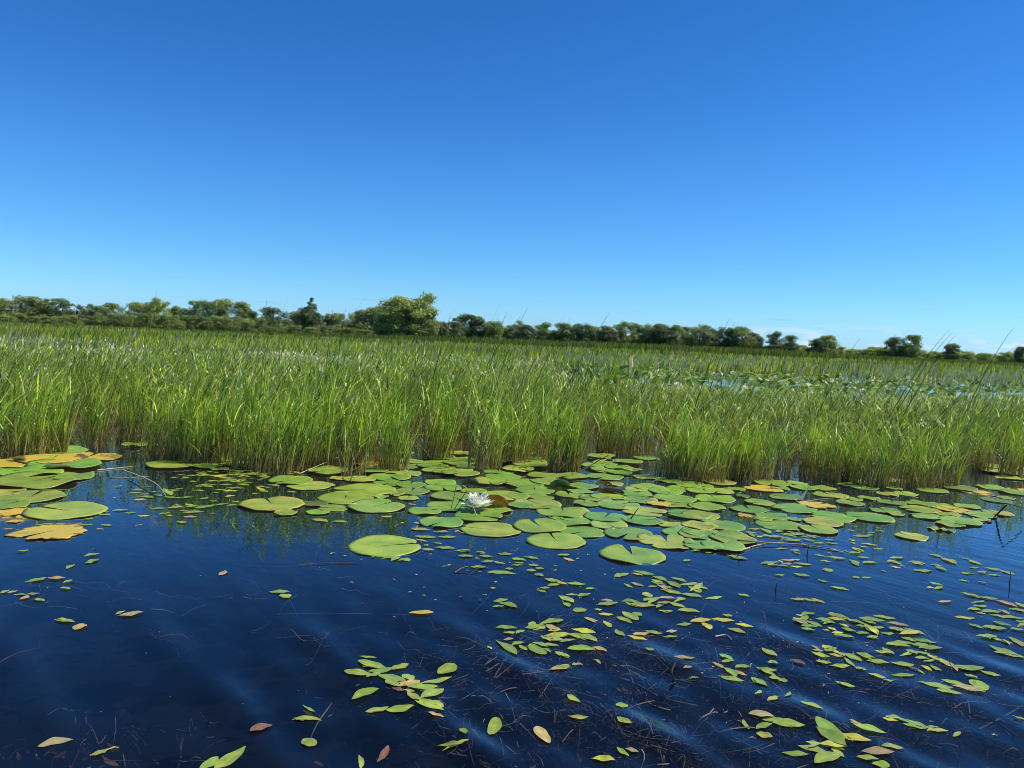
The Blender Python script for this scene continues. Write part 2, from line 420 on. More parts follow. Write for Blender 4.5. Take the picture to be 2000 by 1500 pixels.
B = Blades()
XR = (-6.4, 6.4)
for kind, cnt, y1 in (('stem', 23000, 8.6), ('rush', 3600, 8.8), ('fleck', 11000, 8.8), ('leaf', 24000, 8.8), ('thatch', 5000, 7.0), ('dead', 7000, 7.5)):
    reeds(B, sample_bed(cnt, XR[0], XR[1], 3.9, y1, acc_front), kind)
B.recolor_low(0.17)
tag(B.build('reed_bed', M_BLADE), 'dense bright green bed of reeds and rushes rising from the water behind the lily pads', 'reeds', kind='stuff')

# clumps along the front edge: each a plant clump one can tell apart
clump_px = [(15, 893), (60, 890), (105, 886), (185, 868), (262, 862), (305, 895), (345, 900), (388, 905), (430, 905), (486, 915), (530, 920), (577, 915), (622, 912), (668, 905), (690, 930), (728, 908), (766, 920),
            (852, 896), (880, 880), (945, 916), (1000, 905), (1052, 900), (1100, 918), (1185, 885), (1240, 890), (1318, 930), (1348, 934), (1376, 940), (1430, 935), (1470, 938), (1505, 925), (1585, 925), (1625, 935), (1665, 942), (1712, 950), (1762, 950), (1805, 952), (1850, 948), (1915, 920), (1975, 930)]
clump_lab = {0: 'green reed clump at the far left edge above the yellow pads', 3: 'short reed clump in the shady recess behind the yellow pads',
 14: 'thin clump of a few reeds standing alone in front of the left reed edge', 16: 'narrow brown-footed reed clump standing in the lily pads left of the white flower',
 19: 'bright green reed clump standing in the lily pads right behind the white flower', 22: 'thick green reed clump standing in the pad mat above the curled dark leaf',
 17: 'brown-stemmed reed clump set back among the pads between the two nearest clumps', 30: 'sparse reed clump by the gap of blue open water',
 38: 'reed clump beside the bright pads at the right edge', 39: 'rightmost reed clump at the edge of the photo'}
def clump_region(px):
    if px < 300: return 'reed clump at the left end of the bed above the yellow and green pads'
    if px < 800: return 'reed clump along the left front of the bed above the blue open water'
    if px < 1300: return 'reed clump rooted in the packed lily pads behind the white flower'
    if px < 1560: return 'reed clump at the right end of the packed pad mat'
    return 'leaning reed clump with dark feet above the scattered pads on the right'
for i, (px, py) in enumerate(clump_px):
    gx_, gy_ = ground(px, py)
    Bc = Blades(); nn = int(RNG.uniform(60, 120)); r = RNG.uniform(0.05, 0.11)
    if i == 14: nn = 16; r = .05
    a = RNG.uniform(0, 6.28, nn); rr = r*np.sqrt(RNG.random(nn))
    x = gx_+rr*np.cos(a)*1.4; y = gy_+rr*np.sin(a)
    P = np.stack([x, y, np.full(nn, px)], -1)
    Hc = mass_h(px)*RNG.uniform(0.72, 0.95)
    base = np.stack([x, y, np.full(nn, -0.02)], -1)
    c1 = pick(nn, [G_DARK*1.2, G_MID, G_LIGHT*.85, G_YEL*.9, STRAW], [2.4, 4, 2, .8, .5])
    Bc.add(base, Hc*RNG.uniform(0.45, 1.12, nn), RNG.uniform(0.0028, 0.0068, nn), RNG.normal(0, 0.9, nn), RNG.uniform(0.03, 0.42, nn), RNG.uniform(0, .1, nn), c1*.8, c1, seg=5)
    nd = 14; kk = RNG.choice(nn, nd); c1 = pick(nd, [STRAW, BROWN, STRAW*.6], [3, 2, 2])
    Bc.add(base[kk], RNG.uniform(0.1, 0.4, nd), 0.005, RNG.uniform(-3, 3, nd), RNG.uniform(.2, .9, nd), RNG.uniform(0, .4, nd), c1*.6, c1, seg=3)
    nl = nn; kk = RNG.choice(nn, nl); b2 = base[kk].copy(); b2[:, 2] = Hc*RNG.beta(2.2, 1.8, nl)*0.9; c1 = pick(nl, [G_MID, G_LIGHT, G_YEL], [3, 3, 1])
    Bc.add(b2, RNG.uniform(0.1, 0.26, nl), RNG.uniform(.004, .008, nl), RNG.normal(0, 1.4, nl), RNG.uniform(.15, .8, nl), RNG.uniform(0, .45, nl), c1*.9, c1, seg=4)
    Bc.recolor_low(0.19, (0.30, 0.19, 0.08))
    o = Bc.build('reed_clump', M_BLADE)
    tag(o, clump_lab.get(i, clump_region(px)), 'reeds', 'reed clumps along the front of the bed')

# individual tall rush tips that stand against the sky and trees: (x tip, y tip, x base, y base) in the photograph's pixels of the stem seen
tips = [(1030, 602, 985, 690, 6.0), (990, 608, 960, 690, 6.3), (1018, 616, 950, 700, 6.0), (1115, 622, 1062, 700, 6.5), (1100, 622, 1045, 690, 6.8), (1190, 612, 1120, 715, 6.2), (1183, 620, 1150, 700, 6.6),
        (1425, 622, 1385, 700, 6.2), (1436, 628, 1402, 700, 6.9), (1855, 644, 1790, 712, 5.9), (1860, 650, 1800, 712, 6.1), (1866, 655, 1812, 715, 6.0), (1980, 640, 1925, 712, 5.8), (2000, 668, 1935, 705, 6.0),
        (306, 570, 290, 650, 6.0), (521, 585, 515, 660, 6.2), (258, 586, 258, 660, 6.3), (16, 585, 17, 680, 6.0), (160, 600, 160, 690, 6.4), (545, 612, 546, 690, 6.1), (1680, 661, 1640, 712, 6.3), (880, 615, 855, 690, 6.2), (650, 605, 640, 680, 6.5), (675, 604, 662, 680, 6.4)]
tip_lab = ['tallest of the rush tips leaning over the centre treeline', None, None, None, None, 'long leaning rush tip right of centre reaching above the trees', None, 'dark slanting rush tip over the right end of the dark treeline', None,
 'topmost of three slanting rush tips left of the right edge', 'middle one of three slanting rush tips left of the right edge', 'lowest of three slanting rush tips left of the right edge', 'long dark rush tip slanting up near the right edge', 'arching rush tip cut off by the right edge',
 'thin upright rush tip over the leftmost third of the treeline', None, None, 'upright pale rush at the far left edge', None, None, 'small rush tip left of the three slanting tips', None, None, None]
for i, (tx, ty, bx_, by_, D) in enumerate(tips):
    a = at_dist(tx, ty, D); b = at_dist(bx_, by_, D-0.02)
    d = a-b; k = b.z/max(d.z, .05); root = b-d*k*0.55; root.z = -0.02
    Bc = Blades(); seg = 8; pts = []
    for s_ in range(seg+1):
        t = s_/seg; p = (root*(1-t)**2+2*(b+(Vector((b.x, b.y, b.z))-root)*0.1)*t*(1-t)+a*t*t); pts.append(p)
    Vv, Ff, Cc = [], [], []
    for s_, p in enumerate(pts):
        t = s_/seg; wd = 0.0050*(1-t*0.8)
        Vv += [(p.x-wd, p.y, p.z), (p.x+wd*.5, p.y-wd*.8, p.z), (p.x+wd*.5, p.y+wd*.8, p.z)]
        c = G_DARK*(1.25-0.5*t) if tx > 540 else G_MID*0.9
        Cc += [c]*3
        if s_:
            q = (s_-1)*3
            Ff += [(q, q+1, q+4, q+3), (q+1, q+2, q+5, q+4), (q+2, q, q+3, q+5)]
    o = link('rush_stem', mesh_np('rush_stem', Vv, Ff, Cc, mats=[M_BLADE]))
    tag(o, tip_lab[i] or ('thin rush stem standing up against the left trees' if tx < 700 else 'slanting rush tip over the centre treeline'), 'rush', 'tall rush stems above the reed bed')

# ------------------------------------------------------------------ marsh behind the bed
def scatter_band(n, y0, y1, fn, bias=1.0):
    """positions uniform in depth (biased) and across the view"""
    u = RNG.random(n)**bias
    y = y0*(y1/y0)**u if y1/y0 > 3 else y0+(y1-y0)*u
    px = RNG.uniform(-160, 2160, n)
    # ray direction for px at the horizon height
    t = (px-1000)/FPX
    x = y*t*1.0
    keep = RNG.random(n) < fn(x, y, px)
    return x[keep], y[keep], px[keep]
def pale_mask(x, y, px):
    m = np.zeros_like(x)
    m += np.exp(-((px-60)/170)**2)*((y > 10) & (y < 26))
    m += np.exp(-((px-590)/130)**2)*((y > 14) & (y < 26))
    m += np.exp(-((px-1230)/210)**2)*((y > 7.8) & (y < 12))
    m += np.exp(-((px-1500)/300)**2)*((y > 8.0) & (y < 13))
    m += np.exp(-((px-1500)/500)**2)*((y > 26) & (y < 60))*0.9
    m += np.exp(-((px-1850)/200)**2)*((y > 20) & (y < 60))
    m = m*1.4+0.26+0.2*(px > 1000)
    return np.clip(m*np.clip((fbm(x*0.5, y*0.35)-0.3)*3, 0.1, 1.3), 0, 1)
B2 = Blades()
# near strip behind the bed
x, y, px = scatter_band(26000, 8.2, 26, lambda x, y, px: np.where((px > 1340) & (y > 13.5) & (y < 26), 0.12, 1.0)*np.where((px > 1100) & (y > 12.5), .6, 1))
n = len(x); pmv = pale_mask(x, y, px); pm = pmv > RNG.random(n)
low = np.interp(px, [0, 600, 900, 1200, 1500, 2000], [.80, .85, .95, .62, .50, .62])
far_k = np.clip((y-8)/18, 0, 1)
h = np.where(pm, RNG.uniform(0.20, 0.36, n), RNG.uniform(0.30, 0.52, n)*(1-.5*np.clip(pmv-.25, 0, 1)))*low*(1-0.10*far_k)
cg = pick(n, [G_DARK*1.2, G_MID*1.05, G_LIGHT, PALE], [1.8, 3.4, 2.8, 1.2])*np.array([1.1, 1.0, 1.1]); cp = pick(n, [PALE*1.15, PALE*1.4, STRAW*1.2, G_LIGHT*1.3], [3, 3, 1.5, 1])
c1 = np.where(pm[:, None], cp, cg)
B2.add(np.stack([x, y, np.zeros(n)], -1), h, RNG.uniform(0.007, 0.013, n)*(y/9)**0.8, RNG.normal(0, .7, n), RNG.uniform(.05, .5, n), RNG.uniform(0, .25, n), c1*.7, c1, seg=3)
# short pale leaf flecks on top
k = RNG.choice(n, 22000); kk = pm[k] | (RNG.random(22000) < .2); k = k[kk]
b = np.stack([x[k]+RNG.normal(0, .05, len(k)), y[k], h[k]*RNG.uniform(.55, .98, len(k))], -1)
c1 = np.where((pm[k])[:, None], pick(len(k), [PALE*1.5, PALE*1.2, G_YEL*1.2], [3, 2, 1]), pick(len(k), [G_LIGHT, G_YEL], [2, 1]))
B2.add(b, RNG.uniform(.05, .14, len(k)), RNG.uniform(.012, .022, len(k))*(y[k]/9)**.6, RNG.uniform(-3.1, 3.1, len(k)), RNG.uniform(.3, .95, len(k)), RNG.uniform(0, .5, len(k)), c1, c1, seg=2)
tag(B2.build('marsh_grass', M_BLADE), 'low pale and green marsh grass behind the reed bed', 'grass', kind='stuff')
B3 = Blades()
def far_fn(x, y, px):
    return np.ones_like(x)
x, y, px = scatter_band(34000, 24, 175, far_fn)
n = len(x); pmv = pale_mask(x, y, px); pm = (pmv > RNG.random(n)) & (y < 70)
patch = np.clip((fbm(x*0.10+9, y*0.05+3)-.35)*3, 0, 1)
h = np.where(pm, RNG.uniform(0.18, 0.34, n), RNG.uniform(0.34, 0.60, n)*(0.8+.35*patch)*(1-.5*np.clip(pmv-.25, 0, 1)))
wide = np.interp(y, [24, 60, 175], [0.035, 0.08, 0.22])
cg = pick(n, [G_DARK*1.9, G_MID*1.15, G_LIGHT*.95, PALE*.8], [2, 4, 2.5, 1.2])*(0.8+0.45*(1-patch))[:, None]*np.array([1.8, 1.27, 1.75]); cp = pick(n, [PALE*.9, PALE*1.2, G_LIGHT], [3, 2, 2])
c1 = np.where(pm[:, None], cp, cg)
B3.add(np.stack([x, y, np.full(n, .03)], -1), h, wide*RNG.uniform(.6, 1.3, n), RNG.normal(0, .7, n), RNG.uniform(.05, .4, n), RNG.uniform(0, .15, n), c1*.7, c1, seg=2, facing=RNG.uniform(-.5, .5, n))
tag(B3.build('far_marsh_grass', M_FARGRASS), 'far flat marsh meadow of green grass in front of the trees', 'grass', kind='stuff')
# dark cattail belt in front of the woods
B4 = Blades()
n = 17000
y = RNG.uniform(85, 135, n); px = RNG.uniform(-150, 2150, n); x = y*(px-1000)/FPX
hh = np.interp(px, [-200, 300, 700, 850, 1100, 1500, 1700, 2200], [0.5, 0.5, 0.8, 0.95, 1.1, 1.15, 0.8, 0.65])*RNG.uniform(.7, 1.1, n)
c1 = pick(n, [G_DARK*2.1, G_DARK*1.6, G_MID*.85], [4, 2, 3])*np.array([1.75, 1.15, 1.8])
hh = hh*(.75+.5*fbm(x*.12, y*.05))
B4.add(np.stack([x, y, np.full(n, .03)], -1), hh, RNG.uniform(.09, .2, n), RNG.normal(0, .6, n), RNG.uniform(.03, .3, n), 0*hh, c1*.6, c1, seg=2, facing=RNG.uniform(-.5, .5, n))
tag(B4.build('cattail_belt', M_FARGRASS), 'dark green belt of tall cattails in front of the far treeline', 'reeds', kind='stuff')

# raised far lily pads (right, mid distance)
n = 4200
y = RNG.uniform(12.5, 26, n); px = RNG.uniform(1270, 2120, n); ok = (fbm(px*.012, y*.5) > .36) & (RNG.random(n) < np.where(px > 1750, .4, 1)); y = y[ok]; px = px[ok]; n = len(y)
x = y*(px-1000)/FPX
fv, ff, fc = [], [], []
for i in range(n):
    r = RNG.uniform(.05, .10); z = RNG.uniform(.03, .16) if RNG.random() < .7 else .02
    tl = RNG.uniform(.1, .9) if z > .03 else .03; ta = RNG.uniform(0, 6.28); q = len(fv)
    nrm = Vector((math.sin(tl)*math.cos(ta), math.sin(tl)*math.sin(ta), math.cos(tl))); u = nrm.orthogonal().normalized(); v = nrm.cross(u)
    c = pick(1, [np.array([.22, .34, .08]), np.array([.36, .46, .18]), np.array([.08, .16, .03]), np.array([.6, .62, .45])], [3, 2, 3, .7])[0]
    for a in range(6):
        p = Vector((x[i], y[i], z))+u*r*math.cos(a*1.047)+v*r*.8*math.sin(a*1.047); fv.append(p[:]); fc.append(c)
    ff += [(q, q+1, q+2, q+3), (q, q+3, q+4, q+5)]
o = link('far_lily_pads', mesh_np('far_lily_pads', fv, ff, fc, mats=[M_FARGRASS])); tag(o, 'distant patch of raised lily leaves shining in open water right of centre', 'lily pads', kind='stuff')

# pickerelweed plants with violet spikes
def pickerel(px, py, Yd, spike, label):
    p = at_dist(px, py, Yd); 
    root = empty('pickerelweed', (p.x, Yd, 0), label, 'water plant', 'pickerelweed plants behind the reed bed')
    top = p.z
    for k in range(7):
        a = RNG.uniform(0, 6.28); ln = RNG.uniform(.08, .14); w = ln*.33
        bz = Vector((math.cos(a)*RNG.uniform(.02, .14), math.sin(a)*.08, top*RNG.uniform(.62, .86)))
        d = Vector((math.cos(a)*.5+.15, math.sin(a)*.5, RNG.uniform(.3, 1.1))).normalized(); s_ = d.cross(Vector((0, 1, .3))).normalized()
        Vv, Ff, Cc = [(0, 0, 0), (0.004, 0, 0), bz[:], (bz.x+.004, bz.y, bz.z)], [(0, 1, 3, 2)], []
        prof = [0.3, .95, 1, .75, .4, .03]
        for j, pr in enumerate(prof):
            t = j/5; cpt = bz+d*ln*t; 
            for e in (-1, 0, 1):
                q_ = cpt+s_*w*pr*e*.5+Vector((0, 0, .012*abs(e)-.03*t*t)); Vv.append(q_[:])
        for j in range(5):
            q = 4+j*3; Ff += [(q, q+1, q+4, q+3), (q+1, q+2, q+5, q+4)]
        c = pick(1, [np.array([.12, .24, .03]), np.array([.26, .42, .06]), np.array([.45, .55, .16])], [1, 1.6, .8])[0]
        link('leaf', mesh_np('leaf', Vv, Ff, [c]*len(Vv), mats=[M_BLADE]), root)
    if spike:
        Vv, Ff, Cc = [], [], []
        zs = [0, .7*top, .8*top, .88*top, .96*top, top+.05]; rs = [.003, .003, .009, .010, .008, .002]
        for z_, r_ in zip(zs, rs):
            for a in range(6):
                jit = RNG.uniform(.8, 1.25) if r_ > .01 else 1
                Vv.append((.02+r_*jit*math.cos(a*1.047), r_*jit*math.sin(a*1.047), z_)); Cc.append((.30, .28, .36) if z_ > .72*top else (.1, .2, .04))
        for j in range(5):
            for a in range(6): Ff.append((j*6+a, j*6+(a+1) % 6, (j+1)*6+(a+1) % 6, (j+1)*6+a))
        link('flower_spike', mesh_np('flower_spike', Vv, Ff, Cc, mats=[M_LEAF]), root)
for i, (px, py, Yd, spk) in enumerate([(1128, 702, 8.7, 1), (1157, 700, 8.6, 1), (1140, 712, 8.9, 0), (1178, 712, 8.4, 0), (1195, 705, 8.9, 0), (1210, 718, 8.3, 0), (1225, 706, 9.0, 1), (1240, 712, 8.6, 0), (1258, 712, 8.8, 0), (1205, 730, 7.9, 0), (1278, 720, 8.8, 0), (1325, 722, 9.2, 1), (1185, 724, 8.1, 0)]):
    lab = {0: 'leftmost broad-leaved pickerelweed with a violet spike', 1: 'pickerelweed with the tallest violet flower spike', 11: 'rightmost pickerelweed with a small violet spike'}.get(i, 'broad-leaved pickerelweed with violet spike behind the reeds' if spk else 'broad-leaved pickerelweed without a flower behind the reeds')
    pickerel(px, py, Yd, spk, lab)

# ------------------------------------------------------------------ trees
def crown_mesh(name, seed, shape, n, leaf, H=8.0, W=6.0, trunk=0.0, sparse=0.0):
    g = np.random.default_rng(seed)
    # lobes
    L = []
    nl = {'round': 44, 'bush': 20, 'tall': 44, 'cone': 40, 'open': 26}[shape]
    for k in range(nl):
        u = g.random(); a = g.uniform(0, 6.28)
        if shape == 'cone': zc = trunk+(H-trunk)*u; rr = W*.5*(1-u)**.8*0.75; rad = W*.12*(1.25-u*.8)
        elif shape == 'tall': zc = trunk+(H-trunk)*(.08+.84*u); rr = W*.38*math.sin(math.pi*(.20+.70*u))**.7*g.random()**.45; rad = W*g.uniform(.10, .22)
        elif shape == 'open': zc = trunk+(H-trunk)*(.1+.85*u); rr = W*.45*g.random()**.5; rad = W*g.uniform(.09, .16)
        elif shape == 'bush': zc = H*(.1+.65*u); rr = W*.42*g.random()**.4*(1-.5*u); rad = W*g.uniform(.12, .2)
        else: zc = trunk+(H-trunk)*(.06+.80*u); rr = W*.40*math.sin(math.pi*(.26+.58*u))*g.random()**.45; rad = W*g.uniform(.10, .22)
        L.append((rr*math.cos(a), rr*math.sin(a), zc, rad))
    L = np.array(L)
    idx = g.choice(nl, n, p=(L[:, 3]**2)/(L[:, 3]**2).sum())
    d = g.normal(size=(n, 3)); d /= np.linalg.norm(d, axis=1)[:, None]
    rr = L[idx, 3]*(g.random(n)**.35)*g.uniform(.8, 1.22, n)
    P = L[idx, :3]+d*rr[:, None]*np.array([1, 1, .85])
    P[:, 2] = np.clip(P[:, 2], 0.05, H*1.05)
    # leaf clumps: quads
    nrm = d+g.normal(0, .55, (n, 3)); nrm[:, 2] += .35; nrm /= np.linalg.norm(nrm, axis=1)[:, None]
    t = g.normal(size=(n, 3))*.55+np.array([0, 0, 1.0])+d*.35; t -= nrm*(t*nrm).sum(1)[:, None]; t /= np.linalg.norm(t, axis=1)[:, None]; b = np.cross(nrm, t)
    s = leaf*g.uniform(.5, 1.35, n)[:, None]
    V = np.stack([P-t*s, P-b*s*.55, P+t*s, P+b*s*.55], 1).reshape(-1, 3)
    F = np.arange(n*4).reshape(-1, 4)
    lobe_t = g.uniform(.76, 1.24, nl)[idx]
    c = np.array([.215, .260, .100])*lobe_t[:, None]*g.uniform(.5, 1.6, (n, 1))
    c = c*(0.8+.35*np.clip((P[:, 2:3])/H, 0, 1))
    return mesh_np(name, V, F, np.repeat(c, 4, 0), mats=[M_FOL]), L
def tube(path, radii, ns=6):
    Vv, Ff = [], []
    for j, (p, r_) in enumerate(zip(path, radii)):
        for a in range(ns): Vv.append((p[0]+r_*math.cos(a*6.2832/ns), p[1]+r_*math.sin(a*6.2832/ns), p[2]))
        if j:
            q = (j-1)*ns
            for a in range(ns): Ff.append((q+a, q+(a+1) % ns, q+ns+(a+1) % ns, q+ns+a))
    return Vv, Ff
def trunk_mesh(name, L, H, r):
    Vv, Ff = tube([(0, 0, -.1), (.05*H*.1, 0, H*.25), (-.03*H*.2, .02, H*.55), (0, 0, H*.85)], [r, r*.75, r*.5, r*.15])
    for k in range(min(9, len(L))):
        e = L[k]; z0 = min(e[2]*.6, H*.6)
        a, b = tube([(0, 0, z0), (e[0]*.5, e[1]*.5, z0+(e[2]-z0)*.6), (e[0], e[1], e[2])], [r*.4, r*.25, r*.07], 5)
        q = len(Vv); Vv += a; Ff += [tuple(i+q for i in f) for f in b]
    return mesh_np(name, Vv, Ff, mats=[M_BARK])
VAR = {}
def variant(shape, k):
    key = (shape, k)
    if key not in VAR:
        spec = {'round': (9000, .165, .1), 'tall': (9000, .155, .1), 'cone': (6000, .17, .1), 'open': (4200, .16, .8), 'bush': (3800, .15, 0)}[shape]
        me, L = crown_mesh('crown', sum(map(ord, shape))*31+k*17, shape, spec[0], spec[1], trunk=spec[2])
        co = np.empty(len(me.vertices)*3, dtype=np.float32); me.vertices.foreach_get('co', co); co = co.reshape(-1, 3)
        VAR[key] = (me, trunk_mesh('trunk', L, 8.0, .17), float(np.percentile(co[:, 2], 99.7)), float(np.percentile(np.abs(co[:, :2]), 98))*2)
    return VAR[key]
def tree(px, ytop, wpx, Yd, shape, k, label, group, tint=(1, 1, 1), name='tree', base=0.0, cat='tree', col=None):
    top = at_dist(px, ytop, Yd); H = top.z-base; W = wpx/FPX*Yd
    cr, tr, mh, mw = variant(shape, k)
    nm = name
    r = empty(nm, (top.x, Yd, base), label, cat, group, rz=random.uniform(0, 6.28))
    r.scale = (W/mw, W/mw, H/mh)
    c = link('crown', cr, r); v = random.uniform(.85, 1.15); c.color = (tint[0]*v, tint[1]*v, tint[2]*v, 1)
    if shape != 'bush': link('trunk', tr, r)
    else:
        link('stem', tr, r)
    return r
GREY = (.95, 1.0, 1.15); DK = (.62, .70, .8); LT = (1.5, 1.45, 1.1); MD = (1.1, 1.15, 1.0); RED = (.72, .60, .70)
TL = [ # px, ytop, width, dist, shape, variant, tint, label
 (8, 583, 46, 150, 'round', 0, MD, 'round green tree cut by the left edge of the photo'),
 (62, 579, 58, 155, 'tall', 0, MD, 'broad green tree second from the left edge'),
 (88, 588, 40, 160, 'round', 1, DK, None),
 (122, 583, 46, 150, 'open', 0, DK, 'sparse open tree with sky showing through near the left edge'),
 (150, 593, 50, 155, 'open', 1, DK, 'low twiggy dark tree right of the sparse tree'),
 (172, 604, 32, 150, 'round', 2, GREY, None), (200, 598, 42, 140, 'round', 1, DK, 'small dark spreading tree above the left shrubs'), (222, 592, 40, 150, 'round', 2, MD, None),
 (262, 590, 36, 160, 'tall', 1, MD, None), (303, 582, 46, 158, 'open', 2, LT, 'feathery pale green tree left of the smooth round pair'), (305, 586, 40, 160, 'tall', 2, MD, None),
 (340, 598, 34, 165, 'round', 0, MD, None), (362, 602, 30, 165, 'tall', 0, GREY, None),
 (390, 587, 56, 155, 'round', 2, GREY, 'wide round-headed tree left of the two smooth domes'), (436, 584, 48, 155, 'round', 0, MD, 'dense dome-shaped tree in the left treeline'), (471, 590, 34, 158, 'round', 1, MD, None),
 (490, 608, 28, 150, 'round', 2, DK, None), (535, 601, 54, 145, 'round', 2, DK, 'low wide dome of dark leaves left of the spiky tree'), (575, 608, 36, 150, 'tall', 1, MD, None),
 (608, 583, 44, 120, 'cone', 0, DK, 'spiky pointed tree standing in front of the left shrubs'), (604, 602, 50, 121, 'round', 1, DK, None),
 (640, 613, 32, 150, 'round', 0, GREY, None), (664, 612, 30, 150, 'round', 1, MD, None), (692, 613, 30, 150, 'tall', 2, MD, None),
 (708, 606, 42, 135, 'round', 2, DK, None), (738, 597, 58, 130, 'round', 0, MD, 'dark-bottomed tree leaning against the tallest grove'),
 (782, 580, 72, 120, 'tall', 1, LT, 'biggest bright green bushy tree in the middle of the treeline'), (826, 573, 52, 118, 'tall', 2, LT, 'tallest narrow tree on the right of the central grove'), (800, 590, 60, 117, 'round', 1, LT, None), (765, 600, 50, 119, 'tall', 0, LT, None), (835, 600, 34, 117, 'tall', 1, MD, None),
 (857, 628, 32, 140, 'round', 1, RED, 'small reddish tree right of the tallest grove'), (884, 628, 40, 150, 'round', 2, DK, None), (903, 617, 30, 180, 'open', 1, GREY, None), (921, 614, 52, 170, 'round', 0, DK, 'dark round tree highest in the line right of the grove'),
 (962, 627, 36, 170, 'tall', 0, MD, None), (1006, 626, 40, 180, 'open', 2, GREY, None), (985, 640, 34, 178, 'round', 1, MD, None), (1030, 635, 36, 175, 'tall', 1, DK, None),
 (1062, 630, 38, 185, 'tall', 2, MD, None), (1100, 631, 42, 185, 'round', 2, MD, None), (1132, 632, 40, 185, 'tall', 0, DK, None), (1163, 637, 34, 185, 'tall', 1, MD, None), (1188, 637, 38, 180, 'round', 1, RED, 'very dark maroon tree in the middle of the right treeline'),
 (1214, 628, 30, 185, 'tall', 2, MD, None), (1240, 631, 34, 188, 'round', 0, MD, None), (1268, 634, 32, 188, 'tall', 0, MD, None), (1295, 633, 36, 185, 'round', 1, DK, None), (1322, 635, 36, 185, 'tall', 1, MD, None),
 (1345, 639, 32, 190, 'round', 2, DK, None), (1368, 634, 42, 185, 'tall', 2, MD, None), (1395, 642, 34, 188, 'round', 0, DK, None), (1422, 640, 34, 188, 'tall', 0, DK, None), (1452, 638, 42, 185, 'tall', 1, MD, 'last tall tree at the right end of the dark treeline'), (1474, 650, 34, 188, 'round', 1, DK, None),
 (1514, 648, 32, 180, 'tall', 2, DK, 'left one of a close pair of trees right of the dark treeline'), (1542, 655, 32, 180, 'round', 2, DK, 'right one of a close pair of trees right of the dark treeline'),
 (1595, 662, 32, 180, 'round', 0, DK, 'darker left half of the lone twin tree'), (1615, 655, 42, 182, 'round', 1, MD, 'rounder right half of the lone twin tree'),
 (1745, 658, 27, 180, 'tall', 0, DK, 'narrower left tree of the pair near the clouds'), (1780, 654, 40, 180, 'round', 2, MD, 'broader right tree of the pair near the clouds'),
 (1862, 671, 30, 180, 'round', 0, DK, 'small dark lone tree near the right edge'), (1998, 677, 22, 180, 'round', 1, DK, 'dark tree cut by the right edge of the photo')]
for (px, yt, w, D, sh, k, tint, lab) in TL:
    if lab is None:
        lab = ('mid green tree in the leftmost third of the treeline' if px < 560 else 'green tree around the central grove' if px < 860 else
               ('dark green tree in the long right treeline' if tint == DK else 'mid green tree in the long right treeline'))
    tree(px, yt, w*1.15, D, sh, k, lab, 'trees along the far shore', tint)
# filler trees behind, to close the wood where the photo shows none of the sky
for i in range(26):
    px = 870+i*24+random.uniform(-6, 6); hz = 666+(px-1000)*.0420
    tree(px, hz-random.uniform(15, 22), 48, 200, 'round', i % 3, 'low dark tree filling the foot of the long right treeline', 'low trees at the foot of the treeline', DK)
for i in range(24):
    px = 0+i*36+random.uniform(-8, 8); hz = 666+(px-1000)*.0420
    tree(px, hz-random.uniform(14, 24), 56, 165, 'round', i % 3, 'low tree filling the foot of the left treeline', 'low trees at the foot of the treeline', (.85, .9, .8))
# shrubs: left dark belt and right pale wood
for i in range(46):
    px = -30+i*16.5+random.uniform(-6, 6); hz = 666+(px-1000)*.0420
    up = 23 if 180 < px < 520 else 13
    tree(px, hz-random.uniform(up-5, up+3), random.uniform(30, 44), random.uniform(108, 125), 'bush', i % 3, 'low dark green shrub in the belt below the left trees', 'shrubs below the left trees', (.95, 1.0, .8), name='shrub', cat='shrub')
for i in range(60):
    px = 1480+i*9.3+random.uniform(-5, 5); hz = 666+(px-1000)*.0420
    tree(px, hz-random.uniform(9, 18)-(2 if px > 1700 else 0), random.uniform(22, 36), random.uniform(190, 225), ('bush', 'tall')[i % 2], i % 3, 'pale green young tree in the low wood on the right', 'young trees on the right', (1.45, 1.5, 1.15), name='young_tree')

